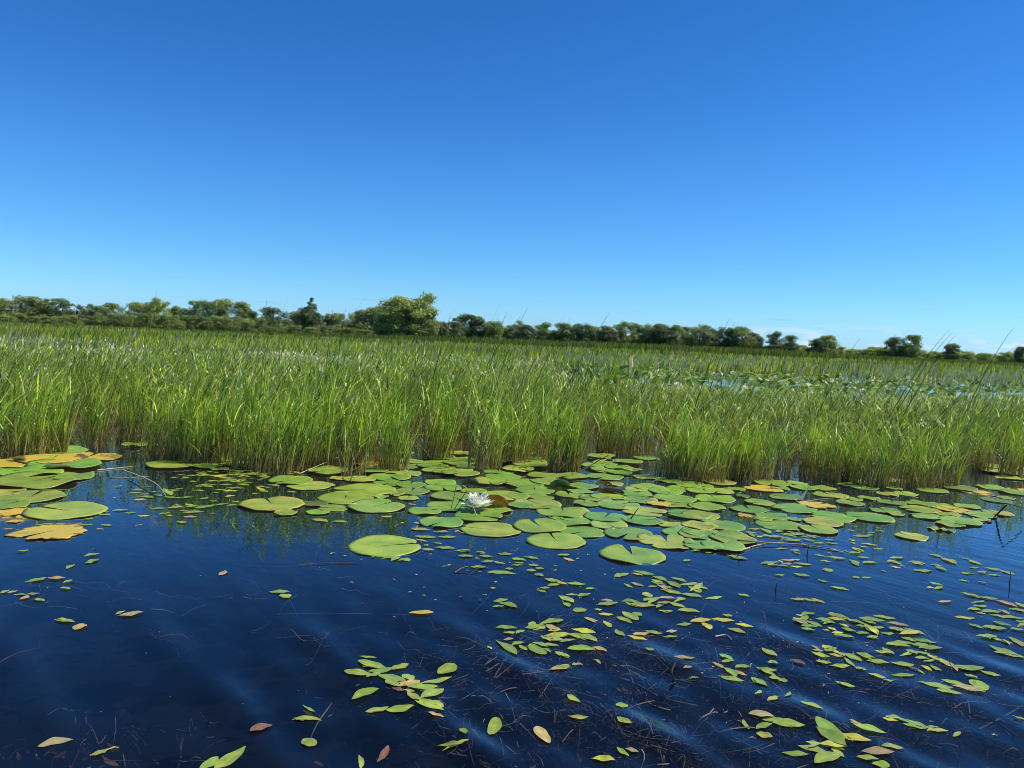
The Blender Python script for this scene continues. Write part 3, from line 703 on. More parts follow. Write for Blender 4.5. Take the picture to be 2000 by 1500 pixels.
# ------------------------------------------------------------------ lily pads
def pad_mesh(r, seed, rag=0.02, wav=0.004, notch=None, decay=0.0, lift=0.0, na=64, nr=7, notch_w=0.10, holes=0):
    g = np.random.default_rng(seed)
    a0 = notch if notch is not None else g.uniform(0, 6.28)
    th = np.linspace(notch_w, 2*math.pi-notch_w, na)
    ph = g.uniform(0, 6.28, 8)
    rr_ = 1+rag*(np.sin(3*th+ph[0])+.7*np.sin(7*th+ph[1])+.6*np.sin(13*th+ph[2])+.5*np.sin(23*th+ph[3])*(rag > .03))
    rr_ *= 1+0.02*np.sin(2*th+ph[4])
    # rounded lobes at the notch
    edge = np.minimum(th-notch_w, 2*math.pi-notch_w-th); rr_ *= 1-0.16*np.exp(-edge/0.10)
    if rag > .03:
        for k in range(3):
            c = g.uniform(.6, 5.6); rr_ *= 1-g.uniform(.1, .3)*np.exp(-((th-c)/g.uniform(.05, .16))**2)
    Vv, Cc, Ff = [], [], []
    lift_a = g.uniform(0, 6.28)
    for j in range(nr+1):
        t = (j/nr)**.8
        for i in range(na):
            ang = th[i]+a0; rad = r*t*rr_[i]
            z = wav*(math.sin(3*th[i]+ph[5])*t*t+.6*math.sin(5*th[i]+ph[6])*t**3)+wav*.5*t**6-0.0006*(1-t)
            if lift: z += lift*max(0, math.cos(ang-lift_a))**4*t**4
            Vv.append((rad*math.cos(ang), rad*math.sin(ang), z)); Cc.append((t, decay, th[i]/6.2832))
    for j in range(nr):
        for i in range(na-1):
            q = j*na+i; Ff.append((q, q+na, q+na+1, q+1))
    # thin rim going down to the water
    q0 = len(Vv)
    for i in range(na):
        v = Vv[nr*na+i]; Vv.append((v[0]*.995, v[1]*.995, v[2]-.0022)); Cc.append((1, decay, th[i]/6.2832))
    for i in range(na-1): Ff.append((nr*na+i, q0+i, q0+i+1, nr*na+i+1))
    return mesh_np('lily_pad', Vv, Ff, Cc, mats=[M_PAD], smooth=True)
PC = {'g': (.25, .40, .050), 'b': (.195, .37, .072), 'd': (.17, .28, .06), 'y': (.38, .43, .075), 'l': (.30, .42, .062), 'o': (.76, .52, .07), 'n': (.20, .13, .08), 'm': (.17, .22, .07), 'k': (.06, .10, .03)}
PN = {'g': 'green', 'b': 'bluish green', 'd': 'dull green', 'y': 'yellowish', 'l': 'light green', 'o': 'orange', 'n': 'brown', 'm': 'olive', 'k': 'dark green'}
# (cx, cy, width px, colour, notch angle deg on the water or None, label)
PADS = [
 (531, 986, 116, 'y', 120, 'large yellowish lily pad with folded back edge, leftmost of the central pads'),
 (557, 1003, 44, 'g', 200, 'small notched pad just under the large yellowish pad'), (615, 985, 49, 'm', 60, 'small dull olive pad right of the large yellowish pad'),
 (621, 1001, 45, 'g', 60, 'small green pad below the dull olive pad'), (651, 993, 57, 'g', 180, 'small green pad touching the dull olive pad on its right'),
 (567, 940, 80, 'g', 0, 'flat green pad above the spotted yellow one on the left'), (606, 949, 87, 'y', 0, 'yellow-edged pad left of the pair of big smooth pads'),
 (641, 922, 77, 'l', 0, 'light green pad at the foot of the left reeds'), (675, 974, 106, 'g', 100, 'big smooth green pad, left of the front trio'), (709, 958, 118, 'g', 0, 'big smooth green pad, rear of the front trio'),
 (735, 990, 107, 'b', 60, 'big smooth round pad, front right of the trio'), (804, 960, 66, 'd', 90, None), (797, 974, 39, 'g', 90, 'tiny round pad left of the white flower'),
 (742, 971, 35, 'g', 0, None), (771, 966, 35, 'y', 0, 'yellow torn pad with a brown point left of the white flower'), (760, 944, 60, 'g', 0, None), (702, 937, 60, 'l', 0, None), (665, 935, 40, 'y', 0, None),
 (802, 947, 57, 'g', 90, None), (732, 921, 65, 'g', 0, None), (790, 926, 62, 'b', 0, None), (790, 915, 50, 'b', 0, None), (762, 932, 80, 'g', 0, None), (860, 944, 58, 'g', 0, None),
 (865, 954, 68, 'g', 0, None), (880, 971, 76, 'g', 0, None), (830, 999, 63, 'g', 30, 'pad at the front left of the flower with a narrow notch'), (877, 990, 86, 'g', 200, 'pad left behind the white flower'),
 (862, 1022, 80, 'b', 0, 'green pad with a chewed black front edge'), (935, 1010, 92, 'g', -20, 'pad right beneath the white flower with its notch to the right'), (751, 1067, 137, 'l', 20, 'largest lily pad alone on open water in front of the mat'),
 (925, 961, 50, 'g', 0, None), (800, 904, 50, 'g', 0, None), (792, 887, 30, 'g', 0, None), (857, 905, 60, 'g', 0, None), (807, 907, 60, 'g', 0, None), (845, 912, 60, 'g', 0, None), (895, 887, 45, 'y', 0, None),
 (860, 895, 55, 'g', 0, None), (895, 906, 60, 'g', 0, None), (900, 927, 70, 'g', 0, None), (855, 920, 60, 'g', 0, None), (722, 909, 55, 'o', 0, 'orange dying pad at the foot of the left reeds'), (893, 918, 60, 'o', 0, 'orange dying pad between two reed clumps behind the flower'),
 (957, 1035, 113, 'l', 170, 'big round pad directly below the white flower'), (987, 969, 87, 'g', -60, 'round green pad behind the curled brown leaf'), (1016, 988, 50, 'b', 90, None), (968, 997, 57, 'l', 90, 'bright yellow-green pad right under the curled brown leaf'),
 (1050, 985, 90, 'y', 120, None), (1044, 959, 75, 'g', 90, None), (1054, 1030, 98, 'g', 110, 'heart-notched pad right of the big pad below the flower'), (1086, 1057, 112, 'l', 100, 'front pad with a brown slit and notch at its back edge'),
 (1100, 1000, 100, 'l', 90, None), (1086, 1013, 26, 'g', 0, None), (1120, 1021, 67, 'g', 150, None), (1137, 1040, 85, 'g', 220, None), (1056, 972, 50, 'g', 0, None), (1112, 967, 55, 'g', 0, None), (1025, 946, 80, 'g', 0, None),
 (1070, 941, 70, 'g', 0, None), (1132, 961, 48, 'b', 0, None), (1137, 951, 60, 'g', 0, None), (1182, 1012, 80, 'b', 70, 'bluish green pad with a bright folded flap'), (1190, 1027, 70, 'y', 0, None), (1227, 1044, 92, 'b', -120, 'round bluish pad second from the ragged front pad'),
 (1235, 1085, 120, 'l', 95, 'heart-shaped big pad alone at the front right of the mat'), (1302, 1059, 105, 'y', 85, 'ragged yellow pad with torn rim at the front of the mat'), (1207, 987, 80, 'b', 0, None), (1145, 985, 50, 'g', 0, None), (1160, 974, 60, 'g', 0, None),
 (1187, 972, 65, 'g', 0, None), (1250, 978, 65, 'b', 0, None), (1242, 965, 60, 'g', 0, None), (1255, 1017, 80, 'b', 0, None), (1257, 1000, 85, 'y', 0, None), (1287, 986, 45, 'o', 0, 'small orange brown pad in the middle of the mat'),
 (1310, 1026, 50, 'y', 0, 'small bright yellow pad behind the ragged front pad'), (1345, 1006, 83, 'b', 0, None), (1335, 1041, 80, 'b', 0, None), (1370, 1041, 75, 'b', 0, None), (1264, 952, 65, 'g', 0, None), (1300, 961, 65, 'g', 0, None),
 (1245, 957, 48, 'y', 0, None), (1200, 946, 35, 'y', 0, None), (1317, 974, 80, 'b', 0, None), (1305, 939, 48, 'g', 0, None), (1345, 947, 65, 'g', 0, None), (1341, 936, 32, 'o', 0, 'tiny orange pad at the foot of the right reeds'), (1325, 955, 50, 'g', 0, None),
 (1367, 959, 55, 'g', 0, None), (1325, 987, 60, 'g', 0, None), (1365, 1029, 65, 'y', 0, None), (1180, 932, 70, 'g', 0, None), (1175, 919, 45, 'g', 0, None), (1187, 922, 50, 'g', 0, None), (1207, 917, 50, 'g', 0, None), (1232, 920, 40, 'g', 0, None),
 (1172, 895, 50, 'l', 0, None), (1215, 901, 37, 'y', 0, None), (1182, 905, 50, 'g', 0, None), (1115, 930, 65, 'l', 0, None), (1060, 930, 60, 'g', 0, None), (982, 932, 70, 'g', 0, None), (955, 942, 70, 'g', 0, None), (1084, 932, 20, 'o', 0, 'tiny yellow orange leaf in the pads above the curled dark leaf'),
 (1262, 932, 50, 'y', 0, None), (1012, 920, 60, 'l', 0, None), (975, 922, 60, 'g', 0, None), (1037, 910, 70, 'l', 0, None), (1075, 902, 50, 'l', 0, None), (1005, 903, 55, 'g', 0, None),
 (1404, 943, 65, 'y', 0, None), (1362, 950, 60, 'g', 0, None), (1404, 960, 55, 'g', 0, None), (1396, 975, 75, 'g', 90, None), (1380, 991, 68, 'l', 0, None), (1420, 933, 30, 'g', 0, None), (1438, 956, 34, 'g', 0, None),
 (1490, 955, 70, 'o', 0, 'orange yellow pad pierced by a few reeds on the right of the mat'), (1508, 945, 66, 'g', 0, None), (1524, 955, 35, 'b', 0, None), (1533, 972, 62, 'b', 0, 'bluish pad at the foot of the pale upright blade'), (1555, 945, 40, 'l', 0, None), (1570, 954, 50, 'g', 0, None),
 (1608, 954, 45, 'g', 0, None), (1483, 983, 57, 'l', 0, 'light green oval pad alone between the mat and the pale upright blade'), (1450, 970, 28, 'd', 0, None), (1463, 996, 70, 'b', 90, None), (1456, 1007, 36, 'n', 0, 'small sunken brown pad under a notched green pad'),
 (1408, 1026, 90, 'b', 150, 'big bluish oval pad at the right front of the mat'), (1509, 1010, 65, 'g', 0, None), (1521, 1027, 84, 'g', 0, None), (1550, 994, 83, 'b', 0, None), (1593, 987, 67, 'o', 0, 'orange brown pad beneath the pale upright blade'), (1626, 1011, 81, 'g', 150, None),
 (1606, 1022, 70, 'y', 0, 'yellow pad tucked under a green pad right of the mat'), (1598, 1036, 70, 'l', 100, None), (1622, 968, 62, 'l', 100, None), (1666, 976, 34, 'l', 0, None), (1660, 984, 50, 'd', 0, None), (1697, 974, 40, 'l', 90, None),
 (1490, 1016, 34, 'g', 0, None), (1552, 1015, 34, 'g', 0, None), (1372, 1067, 72, 'b', 0, 'frontmost bluish pad at the lower right corner of the mat'), (1412, 1068, 80, 'b', 120, 'notched bluish pad at the right tip of the mat'), (1430, 1054, 88, 'l', 0, None), (1366, 1046, 78, 'b', 0, None), (1368, 1008, 70, 'y', 0, None),
 (1376, 1029, 50, 'y', 0, None), (1398, 1040, 35, 'n', 0, 'dark brown sunken pad showing between pads at the mat corner'), (1682, 952, 60, 'd', 0, None), (1662, 949, 50, 'g', 0, None),
 (1699, 1012, 83, 'b', 180, 'big oval pad alone left of the right-hand pad row'), (1728, 998, 54, 'b', 0, None), (1747, 1005, 35, 'l', 0, None), (1741, 982, 50, 'b', 60, None), (1733, 966, 40, 'l', 0, None), (1768, 965, 45, 'l', 90, None),
 (1821, 959, 55, 'l', 100, None), (1868, 953, 68, 'd', 180, None), (1910, 963, 60, 'n', 0, 'brown half-sunken pad near the right edge'), (1800, 985, 56, 'g', 0, None), (1842, 991, 55, 'g', 0, None), (1860, 996, 60, 'o', 0, None), (1796, 996, 70, 'g', 180, None),
 (1850, 1005, 46, 'l', 0, None), (1808, 1010, 56, 'b', 170, None), (1876, 1020, 70, 'g', 200, None), (1856, 1025, 50, 'g', 0, None), (1888, 990, 45, 'g', 90, None), (1914, 1007, 55, 'g', 180, None), (1918, 1017, 32, 'l', 0, None),
 (1948, 1003, 54, 'y', 100, 'yellow pad crossed by a bent dark stalk at the right'), (1946, 978, 50, 'd', 0, None), (1936, 953, 52, 'g', 100, None), (1980, 963, 50, 'b', 0, None), (1990, 957, 45, 'n', 0, None), (1964, 974, 30, 'y', 0, None),
 (1826, 1034, 26, 'l', 0, None), (1852, 1037, 24, 'l', 0, None), (1780, 1049, 58, 'y', 120, 'ragged yellow pad alone on open water at the right'),
 (1950, 914, 60, 'y', 0, None), (1970, 926, 66, 'y', 0, None), (1940, 922, 50, 'l', 0, None), (1986, 916, 50, 'l', 0, None), (1988, 934, 60, 'l', 0, None), (1966, 934, 44, 'y', 0, None), (1990, 905, 40, 'l', 0, None),
 (1710, 938, 30, 'g', 0, None), (1752, 940, 40, 'l', 0, None), (1746, 955, 30, 'g', 0, None), (1680, 942, 40, 'l', 0, None),
 (110, 882, 105, 'g', 0, 'green pad at the foot of the reeds behind the yellow pads'), (172, 895, 112, 'o', 100, 'right-hand golden yellow pad pointing into the dark water'), (100, 900, 112, 'o', 100, 'middle golden yellow pad of the left group'), (20, 906, 110, 'o', 0, 'left golden yellow pad cut by the photo edge'),
 (127, 911, 118, 'g', 0, 'green pad just in front of the golden yellow pads'), (22, 917, 105, 'b', 0, None), (58, 927, 110, 'g', 0, None), (132, 933, 86, 'l', 0, None), (68, 943, 135, 'g', 80, 'biggest green pad with a lifted wavy front rim at the left'), (8, 936, 70, 'l', 0, None),
 (60, 971, 115, 'l', 100, 'pale green pad with a white glint at the left edge'), (12, 988, 78, 'g', 0, 'green pad cut by the left edge below the pale one'), (128, 999, 136, 'l', 165, 'long notched pad with wavy rim alone at the left'), (28, 1012, 78, 'n', 0, 'brown half-sunken pad at the left edge'), (10, 962, 70, 'y', 0, None), (20, 1002, 60, 'o', 0, 'orange torn pad lying on the brown sunken one'),
 (98, 1039, 122, 'o', 0, 'torn orange pad drifting alone at the left'),
 (262, 872, 42, 'g', 0, None), (288, 871, 30, 'g', 0, None), (335, 909, 92, 'l', 0, None), (405, 911, 56, 'g', 0, None), (463, 909, 60, 'g', 0, None), (440, 902, 50, 'l', 0, None), (430, 920, 30, 'y', 0, None)]
def region(px, py):
    if px < 240: return 'in the left pad group'
    if px < 500: return 'at the foot of the left reeds'
    if px < 840: return 'in the mat left of the white flower'
    if px < 1160: return 'in the mat behind the white flower' if py < 985 else 'in the front of the mat right of the white flower'
    if px < 1360: return 'in the rear right part of the mat by the reeds' if py < 965 else 'in the middle right part of the mat'
    if px < 1480: return 'at the right end of the mat'
    if px < 1700: return 'around the pale upright blade'
    if py < 940: return 'in the bright patch under the right reeds'
    return 'in the loose row near the right edge' if px > 1780 else 'in the open water below the right reeds'
for i in range(26):   # pads that fill the shaded back of the mat
    px = random.uniform(770, 1280); py = random.uniform(868, 925)
    if abs(px-1170) < 60 and py < 890: continue
    PADS.append((px, py, random.uniform(36, 58), random.choice('ggglb'), None, None))
for i, (px, py, w, cc, nt_, lab) in enumerate(PADS):
    gx_, gy_ = ground(px, py); dist = math.sqrt(gx_**2+gy_**2+CAM_H**2); r = .5*1.06*w/FPX*(fwd.dot(Vector((gx_, gy_, -CAM_H))))
    rag = {'o': .05, 'y': .022, 'n': .06}.get(cc, .012)
    if px in (98, 28): rag = .08
    if px == 1302: rag = .035
    wav = .0012+.0022*random.random()
    lift = 0.0
    if cc in 'gl' and random.random() < .12: lift = .007
    if px == 68: wav, lift = .006, .014
    if px in (22, 58, 127, 132): wav = .007
    if px == 531: lift = .007
    dec = {'o': .58, 'y': .16, 'n': .85, 'm': .05}.get(cc, random.uniform(-.15, .12))
    me = pad_mesh(r, 100+i, rag, wav, R(nt_) if (nt_ not in (None, 0)) else None, dec, lift, na=72 if w > 70 else 44, notch_w=.16 if px == 1235 else random.uniform(.03, .14))
    z = .0030+.0045*random.random()
    if cc == 'n': z = .0005
    if py < 930: z = .004+.014*random.random()
    if px == 68: z = .012
    o = link('lily_pad', me, None, (gx_, gy_, z)); o.rotation_euler = (R(random.uniform(-1, 1)), R(random.uniform(-1, 1)), 0)
    b = PC[cc]; v = random.uniform(.80, 1.16); h_ = random.uniform(.86, 1.22); o.color = (b[0]*v*h_, b[1]*v, b[2]*v, 1)
    size = 'small ' if w < 45 else 'medium ' if w < 75 else 'large '
    tag(o, lab or f'{size}{PN[cc]} lily pad {region(px, py)}', 'lily pad', 'lily pads on the water')

# curled leaves -------------------------------------------------------
def curled(name, px, py, lpx, wpx, az, colr, label, amt=1.4, zoff=.0, roll=0.0):
    gx_, gy_ = ground(px, py); s = fwd.dot(Vector((gx_, gy_, -CAM_H)))/FPX; L_, W_ = lpx*s, wpx*s
    Vv, Ff, Cc = [], [], []; na, nl = 10, 12
    for j in range(nl+1):
        t = j/nl; pr = math.sin(math.pi*(.04+.92*t))**.6
        for i in range(na+1):
            u = i/na; th = -amt*.5+amt*u+roll
            rad = W_/amt*2*.5
            Vv.append(((t-.5)*L_, (math.sin(th))*rad*pr, (math.cos(roll)*0+rad*(1-math.cos(th)*1.0))*pr+.002*math.sin(9*t+u*3)))
            Cc.append(np.array(colr)*(.8+.35*u))
    for j in range(nl):
        for i in range(na): q = j*(na+1)+i; Ff.append((q, q+1, q+na+2, q+na+1))
    o = link(name, mesh_np(name, Vv, Ff, Cc, mats=[M_LEAF], smooth=True), None, (gx_, gy_, .006+zoff)); o.rotation_euler = (0, 0, az)
    return tag(o, label, 'leaf')
curled('curled_leaf', 970, 990, 48, 34, R(-8), (.42, .17, .025), 'curled rusty brown lily leaf right beside the white flower', 1.5, .006, roll=-.9)
curled('curled_leaf', 1092, 955, 42, 26, R(10), (.07, .12, .02), 'dark green folded leaf standing up in the middle of the pads', 2.0, .004, roll=-1.0)
curled('curled_leaf', 918, 950, 34, 24, R(5), (.09, .11, .05), 'dark olive folded leaf standing up above the white flower', 1.9, .004, roll=-1.0)
curled('rolled_pad', 110, 922, 48, 22, R(18), (.34, .36, .12), 'tightly rolled pale young pad lying on the left pads', 4.6, .02)
curled('rolled_pad', 34, 903, 34, 20, R(-10), (.33, .30, .09), 'half-rolled yellow pad edge at the left of the golden pads', 2.6, .012)
curled('curled_leaf', 1198, 966, 44, 20, R(-20), (.13, .055, .03), 'dark brown shrivelled leaf in the mat right of the flower', 2.0, .006, roll=-.6)
curled('curled_leaf', 1182, 950, 26, 18, R(-12), (.45, .22, .06), 'orange shrivelled leaf just above the dark brown one', 1.6, .006, roll=-.5)

# white water lily ------------------------------------------------------
fx_, fy_ = ground(932, 1000)
lily = empty('water_lily', (fx_, fy_, .014), 'open white water lily flower with yellow centre on the pads', 'flower'); lily.scale = (1.45, 1.45, 1.45)
def petal_mesh(ln, w, tilt, cup, col0, col1, name='petal'):
    Vv, Ff, Cc = [], [], []; nl, nw = 9, 4
    for j in range(nl+1):
        t = j/nl; wd = w*(math.sin(math.pi*min(1, (.08+.92*t))**1.15))**.75*(1-.15*t)
        if j == nl: wd = w*.03
        ang = tilt+cup*t; 
        r_ = ln*(t*math.cos(tilt+cup*t*.5)); z_ = ln*t*math.sin(tilt+cup*t*.5)
        for i in range(nw+1):
            u = i/nw*2-1
            Vv.append((r_-.14*w*u*u*math.sin(ang)*1.0, u*wd*.5, z_+.22*wd*u*u)); Cc.append([a*(1-t)+b*t for a, b in zip(col0, col1)])
    for j in range(nl):
        for i in range(nw): q = j*(nw+1)+i; Ff.append((q, q+nw+1, q+nw+2, q+1))
    return mesh_np(name, Vv, Ff, Cc, mats=[M_PETAL], smooth=True)
WH = (.96, .96, .94)
rings = [(9, .060, .027, R(12), R(22), .004), (9, .056, .024, R(32), R(20), .008), (8, .046, .019, R(50), R(16), .011), (7, .030, .012, R(60), R(10), .013)]
for ri, (cnt, ln, w, tl, cu, z0) in enumerate(rings):
    for k in range(cnt):
        me = petal_mesh(ln*random.uniform(.92, 1.06), w, tl+random.uniform(-.12, .12), cu, (.85, .90, .70), WH)
        o = link('petal', me, lily, (0, 0, z0)); o.rotation_euler = (random.uniform(-.1, .1), 0, 6.2832*k/cnt+ri*.35+random.uniform(-.08, .08))
for k in range(4):
    o = link('sepal', petal_mesh(.058, .019, R(4), R(16), (.25, .32, .1), (.40, .42, .18), 'sepal'), lily, (0, 0, .001)); o.rotation_euler = (0, 0, 1.57*k+.5)
Vv, Ff, Cc = [], [], []
for k in range(46):
    a = random.uniform(0, 6.28); r_ = random.uniform(.001, .012); tl = random.uniform(.0, .5); h_ = random.uniform(.022, .034); q = len(Vv)
    bx_, by_ = r_*math.cos(a), r_*math.sin(a); tx, ty = bx_+math.sin(tl)*h_*math.cos(a), by_+math.sin(tl)*h_*math.sin(a); w = .0013
    Vv += [(bx_-w, by_, .010), (bx_+w, by_, .010), (tx+w, ty, .010+h_), (tx-w, ty, .010+h_), (bx_, by_-w, .010), (bx_, by_+w, .010), (tx, ty+w, .010+h_), (tx, ty-w, .010+h_)]
    Ff += [(q, q+1, q+2, q+3), (q+4, q+5, q+6, q+7)]; Cc += [(.95, .74, .10)]*8
link('stamens', mesh_np('stamens', Vv, Ff, Cc, mats=[M_PETAL]), lily)

# ------------------------------------------------------------------ floating pondweed leaves
LC = {'g': (.25, .36, .055), 'e': (.31, .42, .055), 'y': (.55, .50, .06), 'u': (.34, .38, .07), 'o': (.50, .34, .12), 'b': (.22, .11, .06), 't': (.38, .31, .13), 'p': (.52, .33, .18), 'v': (.12, .07, .06)}
LN = {'g': 'green', 'e': 'bright green', 'y': 'yellow', 'u': 'yellow-green', 'o': 'tan orange', 'b': 'brown', 't': 'tan', 'p': 'pinkish orange', 'v': 'purplish brown'}
def T(s, ox, oy, sc_):
    out = []
    for tok in s.split():
        f = tok.split(','); x0, y0, x1, y1, r_ = map(float, f[:5]); c = f[5] if len(f) > 5 else 'g'
        out.append((ox+x0/sc_, oy+y0/sc_, ox+x1/sc_, oy+y1/sc_, r_, c))
    return out
LV = []
LV += T("430,38,482,12,.35 555,5,605,0,.35 168,128,300,100,.3 312,100,422,103,.25,o 406,135,480,118,.35 395,165,455,172,.4 0,205,62,182,.4 45,202,118,186,.2,t 93,213,175,205,.3 175,208,258,202,.3 132,245,186,218,.5,o 224,238,290,245,.35 1432,82,1470,55,.6,o 1755,192,1882,190,.25 1832,212,1886,232,.7,e 375,380,486,382,.22,o 488,435,545,400,.6,o 755,338,808,315,.3,b 772,350,928,332,.25,t 252,1205,468,1160,.25,t 590,1275,700,1230,.35,u 1630,1125,1765,1065,.3,b 1405,1325,1590,1215,.38,e 1300,1345,1418,1260,.42,e 1915,1015,2000,1025,.3,u 700,1232,772,1208,.15,u", 0, 1100, 3.3333)
LV += T("835,335,982,328,.24,y 1355,165,1392,168,.9,e 1380,250,1472,235,.32 1375,290,1445,284,.3 1427,262,1533,292,.3 500,615,612,625,.12,u 503,645,658,690,.4,e 413,722,575,745,.3,e 575,725,725,690,.35 720,700,822,660,.35,u 555,760,640,730,.4,u 628,738,800,780,.3 790,735,855,765,.75,e 677,780,768,822,.45,u 768,822,900,770,.38,o 825,825,1012,808,.24,e 905,900,1045,820,.42,e 820,865,900,915,.4,u 870,900,1050,970,.3,e 997,905,1042,945,.7,u 457,885,620,835,.28,e 555,972,692,945,.25,o 687,962,857,948,.27,e 138,932,212,972,.22,o 80,1015,255,1022,.16,u 143,1150,215,1190,.75,u 1030,715,1125,665,.6,e 1098,742,915,788,.16,u 955,995,1050,1025,.22,o 1160,1110,1202,1140,.75,o 1400,1010,1365,1108,.75,e 1658,1065,1740,1165,.5,o 630,1280,695,1190,.42,b 510,1235,520,1330,.12,u 1020,1200,1180,1210,.13,u 1750,700,1872,668,.3,o 1920,655,1960,655,.85,o 1858,872,1935,920,.38,e 1863,1008,1992,1020,.2,o 1400,420,1527,425,.2 1445,455,1520,455,.22 1525,465,1578,445,.4 1410,510,1535,595,.33 1500,530,1582,520,.32 1445,500,1505,490,.5,t 1590,425,1690,402,.3 1545,540,1595,568,.4 1612,535,1710,595,.5 1640,520,1735,545,.3 1707,560,1752,585,.35 1785,578,1870,610,.3 1340,555,1368,572,.5,y 1613,400,1650,385,.6,u 1708,395,1826,380,.25 1720,405,1808,440,.35,t 1715,475,1870,465,.2,y 1730,480,1800,500,.3,o 790,840,860,855,.4,u 720,825,790,850,.4,b", 550, 1100, 3.3333)
LV += T("0,40,95,55,.24 88,28,185,45,.24 118,85,185,90,.65 165,112,222,115,.7 102,128,163,128,.55 158,150,217,162,.65 0,90,70,85,.17 318,20,400,15,.2 360,38,430,58,.3,o 232,185,340,210,.2,u 300,205,380,225,.25,p 385,215,512,225,.22 245,235,330,225,.24 195,255,262,250,.22 180,270,238,282,.25,u 515,258,580,252,.28 330,305,428,350,.45,e 362,350,400,380,.6 458,305,540,288,.36 380,300,455,300,.25,t 432,410,512,395,.7 578,398,626,402,.75,e 608,365,735,350,.22 617,335,700,340,.24,t 600,430,707,437,.16,o 508,455,585,488,.3,o 776,415,878,470,.38 848,415,900,440,.6 762,335,885,340,.2 830,360,1000,372,.2,u 645,480,690,525,.5,m 723,545,775,590,.5 805,585,935,608,.2,y 845,575,950,565,.25,o 935,550,1047,570,.22 1077,560,1150,550,.4,t 1058,590,1150,588,.17 925,278,968,310,.7,u 915,335,1015,325,.28 1025,322,1135,322,.18,o 1015,360,1100,350,.4 1098,350,1205,385,.3 1145,320,1208,328,.75,u 1027,400,1095,420,.35,u 1158,405,1307,418,.16,u 1043,258,1180,290,.2 1175,290,1320,308,.18 715,168,812,145,.28 848,130,985,158,.22 835,145,910,160,.22,o 985,165,1078,200,.32 1082,200,1168,245,.45 972,205,1063,225,.24 950,238,1015,235,.22 832,210,915,235,.28,t 1114,175,1214,202,.27 1180,230,1297,218,.16,u 1235,235,1320,278,.4 1195,60,1252,55,.45 1502,25,1620,48,.2 1575,290,1660,308,.18 1252,485,1380,470,.26,y 1330,490,1388,535,.5,y 1395,465,1545,478,.18,y 1470,438,1535,445,.65 1562,500,1683,525,.22,y 1510,530,1630,568,.32,u 935,680,985,700,.6 395,668,577,678,.2,e 565,665,660,695,.24,o 303,690,397,722,.3,e 228,580,398,575,.2,u 240,575,320,605,.3,o 395,565,500,605,.4,e 480,565,585,620,.4,e 420,540,578,570,.25,y 222,490,352,480,.25 270,820,398,795,.3,o 1140,738,1272,735,.22,t 726,1075,803,1060,.72,e 733,1175,832,1222,.35,e 733,1358,810,1420,.33,e 558,1425,712,1445,.38,b 1450,710,1545,755,.3,p 1470,770,1540,755,.5 1405,770,1480,808,.25,o 1485,810,1567,865,.42 1560,805,1658,795,.5 1545,825,1635,858,.24,o 1442,868,1615,897,.2,o 1675,872,1775,930,.3 1240,885,1300,885,.2 1195,820,1262,818,.5,t 575,740,620,770,.3,u".replace(',m ', ',u '), 1000, 1080, 3.572)
